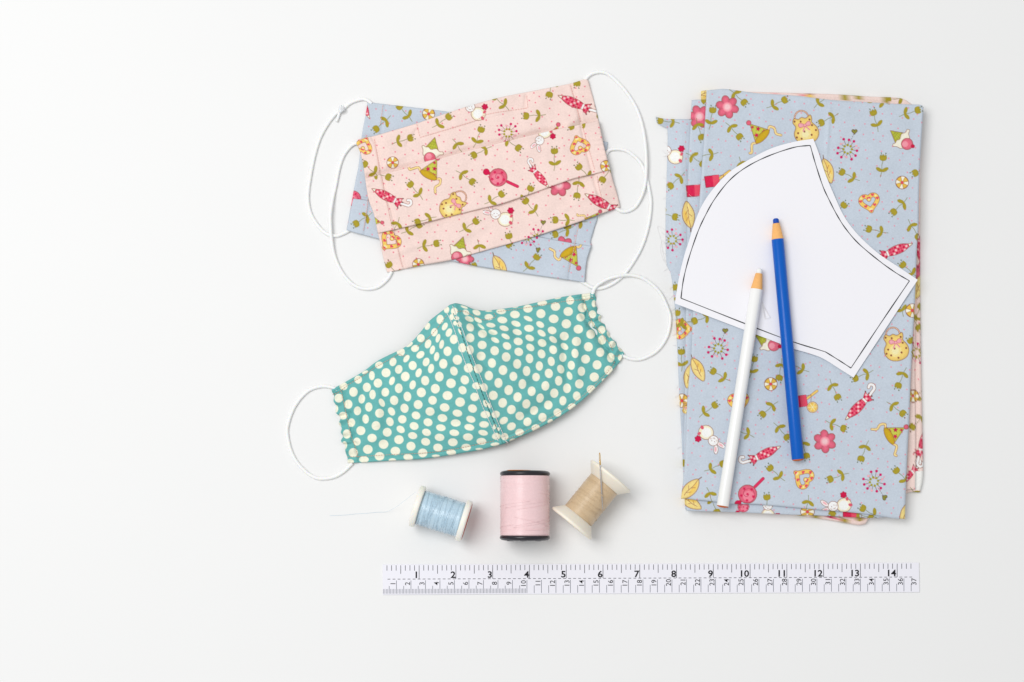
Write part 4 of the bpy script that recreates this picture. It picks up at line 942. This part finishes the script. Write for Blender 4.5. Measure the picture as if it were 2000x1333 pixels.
IN = [[(1581.4, 284.4), (1550, 288.5), (1501, 305), (1459, 326), (1425.4, 352), (1396, 389), (1377, 422.6), (1362.4, 454.7), (1345.6, 504), (1335, 546), (1330, 582.8)],
      [(1330, 582.8), (1522, 658.4), (1612.5, 687.8)], [(1612.5, 687.8), (1640, 705), (1662, 719.3)], [(1662, 719.3), (1720, 632), (1776.3, 549)],
      [(1776.3, 549), (1750, 533.4), (1716.4, 509.3), (1676.5, 475.7), (1651, 446), (1634.5, 420), (1620, 392), (1607, 363.7), (1592.5, 319.6), (1583, 286)], [(1583, 286), (1581.4, 284.4)]]
lb = Bag(); rs = np.random.RandomState(4)
for P in IN:
    q = catmull(P, 8) if len(P) > 2 else np.asarray(P, float)
    tgt = np.gradient(q, axis=0); tgt /= np.linalg.norm(tgt, axis=1)[:, None] + 1e-9; nn = np.stack([-tgt[:, 1], tgt[:, 0]], -1)
    hw = 0.85 + 0.22 * np.sin(np.arange(len(q)) * 0.9 + rs.uniform(0, 6))
    A = q + nn * hw[:, None]; B = q - nn * hw[:, None]
    # the sheet's facets stay under the ink
    za = paper_z(q[:, 0], q[:, 1]) + 0.00040
    m_ = len(q); vv = np.vstack([W(A[:, 0], A[:, 1], za), W(B[:, 0], B[:, 1], za)])
    lb.add(vv, [(i, i + 1, m_ + i + 1, m_ + i) for i in range(m_ - 1)])
lb.obj("drawn_outline", M_ink, rootq, False)

# thread scraps on the paper
sb = Bag()
for P in ([(1489, 590), (1492, 604), (1496, 622), (1503, 621)], [(1490, 592), (1495, 606), (1505, 621)], [(1490, 590), (1491, 606), (1494, 624)], [(1491, 596), (1499, 610), (1500, 616)]):
    q = catmull(P, 6); sb.tube(W(q[:, 0], q[:, 1], paper_z(q[:, 0], q[:, 1]) + 0.0006), 0.00017, 5)
o = sb.obj("thread_scrap", M_stitch_w, None, True, origin=W(1495, 610, ZP))
o["label"] = "tiny wisp of white loose threads on the paper pattern between the pencils"; o["category"] = "thread"

# ------------------------------------------------------------------ pencils
def lathe(profile, origin, axis, m, name, parent, seg=40, smooth=True, squash=None):
    """profile: (distance along axis, radius)"""
    ax = Vector(axis).normalized(); ref = Vector((0, 0, 1)) if abs(ax.z) < 0.9 else Vector((1, 0, 0))
    a = ax.cross(ref).normalized(); b = ax.cross(a)
    A, B, X = np.array(a), np.array(b), np.array(ax); O = np.asarray(origin, float)
    ang = np.arange(seg) * 2 * math.pi / seg
    vv = []; ff = []
    for d_, r_ in profile:
        rr = max(r_, 1e-6)
        vv.append(O + X * d_ + rr * (np.cos(ang)[:, None] * A + np.sin(ang)[:, None] * B))
    n_ = len(profile); vv = np.vstack(vv)
    for i in range(n_ - 1):
        for j in range(seg):
            j2 = (j + 1) % seg
            ff.append((i * seg + j, i * seg + j2, (i + 1) * seg + j2, (i + 1) * seg + j))
    ff.append(tuple(range(seg - 1, -1, -1))); ff.append(tuple((n_ - 1) * seg + j for j in range(seg)))
    return mesh_obj(name, vv, ff, m, parent, smooth)

def pencil(name, label, tip, tail, zt, zl, m_body, m_lead, R=0.00415, cone_px=(10, 41)):
    P0 = W(*tip, zt); P1 = W(*tail, zl)
    d = P1 - P0; L = np.linalg.norm(d); ax = d / L
    r = thing(name, label, "pencil", tuple((P0 + P1) / 2 - np.array([0, 0, R])))
    k = S * (H - zt) / H
    a, c = cone_px[0] * k, cone_px[1] * k
    lathe([(0, 0.0009), (0.0003, 0.0016), (0.0010, 0.0020), (a + 0.001, 0.0021)], P0, ax, m_lead, "lead", r, 28)
    lathe([(a, 0.00225), (a + 0.0001, 0.0024), (c - 0.0002, R * 0.97), (c + 0.001, R * 0.97)], P0, ax, M_wrap, "paper_cone", r, 40)
    bar = lathe([(c, R * 0.975), (c + 0.0002, R), (L - 0.0012, R), (L - 0.0009, R * 0.985)], P0, ax, m_body, "barrel", r, 48)
    lathe([(L - 0.0016, R * 0.96), (L - 0.0007, R * 0.95), (L - 0.0002, R * 0.80), (L + 0.0002, R * 0.5), (L + 0.0003, 0.0003)], P0, ax, M_wood, "wooden_end", r, 40)
    return r
pencil("marking_pencil", "white marking pencil with an orange paper-wrapped tip", (1484, 525), (1411, 991), 0.0187, 0.0176, M_white_p, M_white_lead)
pencil("marking_pencil", "bright blue marking pencil with an orange paper-wrapped tip", (1515, 427), (1558.5, 900), 0.0187, 0.0177, M_blue_p, M_blue_lead)

# ------------------------------------------------------------------ thread spools
def winding(name, origin, axis, length, rad, pitch, m, parent, seed, wander=0.0, seg=40, strands=12, tilt=0.1, r_th=None):
    """one long thread wound round and round the core"""
    ax = Vector(axis).normalized(); a = ax.cross(Vector((0, 0, 1))).normalized(); b = ax.cross(a)
    A, B, X = np.array(a), np.array(b), np.array(ax); O = np.asarray(origin, float)
    rs = np.random.RandomState(seed)
    turns = int(length / pitch); n = turns * seg + 1
    t = np.arange(n) / seg; ang = 2 * math.pi * t
    rth = r_th or pitch * 0.85
    s = t * pitch + wander * np.interp(t, np.arange(turns + 2), rs.uniform(-1, 1, turns + 2)) * pitch
    s = s + tilt * 0.002 * np.sin(ang + np.interp(t, np.linspace(0, turns, 9), rs.uniform(0, 6, 9)))
    s = np.clip(s, 0, length)
    jr = np.interp(t, np.arange(turns + 2), rs.uniform(-1, 1, turns + 2)) * pitch * 0.22
    R_ = rad - rth + jr
    P = O + X * s[:, None] + R_[:, None] * (np.cos(ang)[:, None] * A + np.sin(ang)[:, None] * B)
    v, f, _ = tube_data(P, rth, 5)
    lathe([(-0.0002, rad - rth * 1.4), (length + 0.0002, rad - rth * 1.4)], O, ax, m, "thread_core", parent, 36)
    o = mesh_obj(name, v, f, m, parent, True)
    bg = Bag()
    for k in range(strands):
        s0 = rs.uniform(0.02, 0.95) * length; ds = rs.uniform(-0.22, 0.22) * length; a0 = rs.uniform(0, 6.28); da = rs.uniform(1.6, 3.0)
        q = np.linspace(0, 1, 18); an = a0 + da * q; ss = np.clip(s0 + ds * q, 0.0003, length - 0.0003)
        PP = O + X * ss[:, None] + (rad + rth * 0.45) * (np.cos(an)[:, None] * A + np.sin(an)[:, None] * B)
        bg.tube(PP, rth * 0.6, 5)
    bg.obj("crossing_strand", m, parent)
    return o

# pale blue spool
def px_axis(p0, p1, z): 
    a = W(*p0, z); b = W(*p1, z); return a, b, (b - a) / np.linalg.norm(b - a), np.linalg.norm(b - a)
RB = 0.0146
a, b, ax, L = px_axis((809.5, 987.5), (912, 1019.5), RB)
r = thing("thread_spool", "cream spool of shiny pale blue thread, leftmost of the three", "thread spool", ((a + b) / 2 - np.array([0, 0, RB])))
k = S
lathe([(0, RB * 0.25), (0, RB * 0.9), (0.0006, RB * 0.985), (0.0014, RB), (0.0030, RB), (0.0038, RB * 0.985), (0.0042, RB * 0.93), (0.0042, 0.005)], a, ax, M_creamw, "flange", r, 56)
fl = lathe([(L - 0.0042, 0.005), (L - 0.0042, RB * 0.93), (L - 0.0038, RB * 0.985), (L - 0.0030, RB), (L - 0.0014, RB), (L - 0.0006, RB * 0.985), (L, RB * 0.9), (L, RB * 0.25)], a, ax, M_creamw, "flange", r, 56)
lathe([(L + 0.00003, RB * 0.88), (L + 0.00012, RB * 0.87), (L + 0.00012, 0.003)], a, ax, M_red_label, "end_label", fl, 40)
winding("thread_winding", a + ax * 0.0044, ax, L - 0.0088, 0.0121, 0.00030, M_th_blue, r, 3, wander=0.7, strands=44, tilt=0.5)
tp = catmull([(812, 961), (797, 973), (780, 986), (768, 994), (754, 1000), (735, 1001), (716, 1003), (697, 1004), (678, 1006), (660, 1007), (644, 1007.6)], 8)
tz = np.interp(np.linspace(0, 1, len(tp)), [0, 0.12, 0.3, 0.45, 1], [0.024, 0.013, 0.004, 0.0004, 0.0003])
tube_obj("loose_end", W(tp[:, 0], tp[:, 1], tz), 0.00008, M_th_blue, r, 5)

# pink spool
RP = 0.0172
a, b, ax, L = px_axis((1025.5, 919.8), (1025, 1056.5), RP)
r = thing("thread_spool", "pale pink thread spool with black ends, in the middle of the three", "thread spool", ((a + b) / 2 - np.array([0, 0, RP])))
def black_flange(o, d):
    return lathe([(0.0, 0.005), (0.0, RP * 0.80), (0.0004, RP * 0.92), (0.0013, RP * 0.985), (0.0021, RP), (0.0029, RP * 0.985), (0.0035, RP * 0.95), (0.0036, 0.006)], o, d, M_black, "flange", r, 64)
f1 = black_flange(a, ax); f2 = black_flange(b, -ax)
lathe([(-0.0003, 0.004), (-0.00025, 0.008), (-0.00005, 0.0085)], a + np.array([-0.004, 0, 0.006]), ax, M_orange_label, "end_label", f1, 24)
for dx in (-0.010, -0.001, 0.009):
    lathe([(-0.0003, 0.0008), (-0.0002, 0.0022), (0.0004, 0.0026)], b + np.array([dx, 0, math.sqrt(max(0, (RP * 0.72) ** 2 - dx * dx)) * 0.9]), -ax, M_black, "end_lug", f2, 16)
winding("thread_winding", a + ax * 0.0037, ax, L - 0.0074, RP * 0.982, 0.00030, M_th_pink, r, 5, wander=0.15, strands=18, tilt=0.15)

# tan spool
RT = 0.0172
a, b, ax, L = px_axis((1115, 1025), (1194, 928.5), RT)
r = thing("thread_spool", "ivory flared spool of tan thread, rightmost of the three, needle stuck in it", "thread spool", ((a + b) / 2 - np.array([0, 0, RT])))
prof = [(0, 0.005), (0, RT * 0.95), (0.0004, RT * 0.99), (0.0012, RT), (0.0020, RT * 0.985), (0.0024, RT * 0.95), (0.0076, 0.0119), (0.0078, 0.0112), (0.0079, 0.006)]
lathe(prof, a, ax, M_ivory, "flange", r, 60); lathe(prof, b, -ax, M_ivory, "flange", r, 60)
winding("thread_winding", a + ax * 0.0079, ax, L - 0.0158, 0.0116, 0.00030, M_th_tan, r, 7, wander=0.2, strands=18, tilt=0.12)

# needle
nz = lambda y: 0.0275 + (998 - y) * 0.000052
p0 = W(1177, 998.5, nz(998.5)); p1 = W(1171, 883.5, nz(883.5))
d = (p1 - p0); L = np.linalg.norm(d); d /= L
r = thing("sewing_needle", "steel sewing needle with a golden eye end resting on the tan spool", "needle", tuple(p0))
lathe([(0, 0.00005), (0.003, 0.00030), (0.009, 0.00046), (L - 0.0088, 0.00050), (L - 0.0086, 0.00046)], p0, d, M_steel, "shaft", r, 14)
side = np.cross(d, [0, 0, 1.0]); side /= np.linalg.norm(side)
eb = Bag()
eb.tube([p0 + d * (L - 0.0088), p0 + d * (L - 0.0065), p0 + d * (L - 0.0055)], [0.00050, 0.00052, 0.0005], 10)
tt = np.linspace(0, 2 * math.pi, 25)
ring = [p0 + d * (L - 0.0032 + 0.0028 * math.cos(q)) + side * 0.00034 * math.sin(q) for q in tt]
eb.tube(ring, 0.00022, 6)
eb.obj("eye", M_gold, r)
lp = catmull([(1160, 958), (1168, 962), (1174, 966), (1178, 971)], 6)
tube_obj("holding_thread", W(lp[:, 0], lp[:, 1], nz(lp[:, 1]) + np.array([0.0008 * math.sin(math.pi * q) + 0.0002 for q in np.linspace(0, 1, len(lp))])), 0.00025, M_th_tan, r, 6)

# ------------------------------------------------------------------ ruler
RX0, RX1 = 747.2, 1795.0
def ry_t(x): return 1103.0 + (x - RX0) / (RX1 - RX0) * -3.6
def ry_b(x): return 1162.2 + (x - RX0) / (RX1 - RX0) * -5.0
TH = 0.0009
root = thing("ruler", "flat white ruler with black inch and centimetre markings along the bottom", "ruler", W(1270, 1131, 0))
ol = [(RX0, ry_t(RX0)), (RX1, ry_t(RX1)), (RX1 + 1, ry_b(RX1)), (RX0 + 0.6, ry_b(RX0))]
v = [W(x, y, 0.0001) for x, y in ol] + [W(x, y, TH - 0.00015) for x, y in ol]
ci = (1271, 1131)
v += [W(x + (ci[0] - x) * 0.0006 , y + (ci[1] - y) * 0.012, TH) for x, y in ol]
mesh_obj("ruler_blade", v, [(0, 1, 2, 3), (0, 4, 5, 1), (1, 5, 6, 2), (2, 6, 7, 3), (3, 7, 4, 0), (4, 8, 9, 5), (5, 9, 10, 6), (6, 10, 11, 7), (7, 11, 8, 4), (8, 11, 10, 9)], M_ruler, root, False)
ZR = TH + 0.00003
def fy(x, f):   # fraction down the ruler -> pixel row
    return ry_t(x) + f * (ry_b(x) - ry_t(x))
def bar(bag, x0, y0, x1, y1, hw, z=ZR):
    dx, dy = x1 - x0, y1 - y0; l = math.hypot(dx, dy); nx, ny = -dy / l * hw, dx / l * hw
    q = [(x0 + nx, y0 + ny), (x1 + nx, y1 + ny), (x1 - nx, y1 - ny), (x0 - nx, y0 - ny)]
    bag.add([W(x, y, z) for x, y in q], [(0, 1, 2, 3)])
ib = Bag(); mb = Bag(); db = Bag()
INCH, CM = 71.82, 28.32
for k in range(1, 116):
    x = 746.8 + k * INCH / 8
    if x > 1785: break
    f1 = 0.48 if k % 8 == 0 else (0.31 if k % 4 == 0 else 0.205)
    bar(ib, x, fy(x, 0.03), x, fy(x, f1), 0.55)
for k in range(1, 371):
    x = 746.0 + k * CM / 10
    if x > 1784: break
    if k > 100 and k % 5: continue
    f0 = 0.53 if k % 10 == 0 else (0.71 if k % 5 == 0 else 0.81)
    bar(mb, x, fy(x, f0), x, fy(x, 0.965), 0.42 if k % 5 else 0.5)
x = 757.0
while x < 1784:
    bar(db, x, fy(x, 0.485), x + 5.4, fy(x + 5.4, 0.485), 0.55, ZR + 0.00002); x += 9.8
ib.obj("inch_marks", M_mark, root, False); mb.obj("centimetre_marks", M_mark2, root, False); db.obj("dashed_line", M_mark, root, False)
cyb = Bag(); bar(cyb, 1010, fy(1010, 0.985), 1790, fy(1790, 0.985), 0.6, TH - 0.00003); cyb.obj("cyan_edge", M_cyan, root, False)
dg = bpy.context.evaluated_depsgraph_get()
def glyphs(txt, size, bold):
    cu = bpy.data.curves.new("t", 'FONT'); cu.body = txt; cu.size = size; cu.align_x = 'CENTER'; cu.align_y = 'CENTER'
    cu.offset = bold; cu.resolution_u = 3
    ob = bpy.data.objects.new("t", cu); COL.objects.link(ob)
    bpy.context.view_layer.update()
    me = bpy.data.meshes.new_from_object(ob.evaluated_get(bpy.context.evaluated_depsgraph_get()))
    vv = np.array([q.co[:2] for q in me.vertices]); ff = [list(p.vertices) for p in me.polygons]
    bpy.data.objects.remove(ob); bpy.data.curves.remove(cu); bpy.data.meshes.remove(me)
    c = (vv.max(0) + vv.min(0)) / 2
    return vv - c, ff
for k in range(1, 15):
    vv, ff = glyphs(str(k), 17.6, 0.45); vv = vv * (1.12, 1.0); nb = Bag(); x = 746.8 + k * INCH - (5.5 if k < 10 else 10.0); y = fy(x, 0.345)
    nb.add(W(x + vv[:, 0], y - vv[:, 1], ZR + 0.00004), ff); nb.obj("inch_numeral", M_num, root, False)
for k in range(1, 38):
    vv, ff = glyphs(str(k), 14.0, 0.05); nb2 = Bag(); x = 746.0 + k * CM - 6.8 - (0 if k < 37 else 2); y = fy(x, 0.635)
    nb2.add(W(x - vv[:, 1], y - vv[:, 0], ZR + 0.00004), ff); nb2.obj("centimetre_numeral", M_num, root, False)      # these read upwards
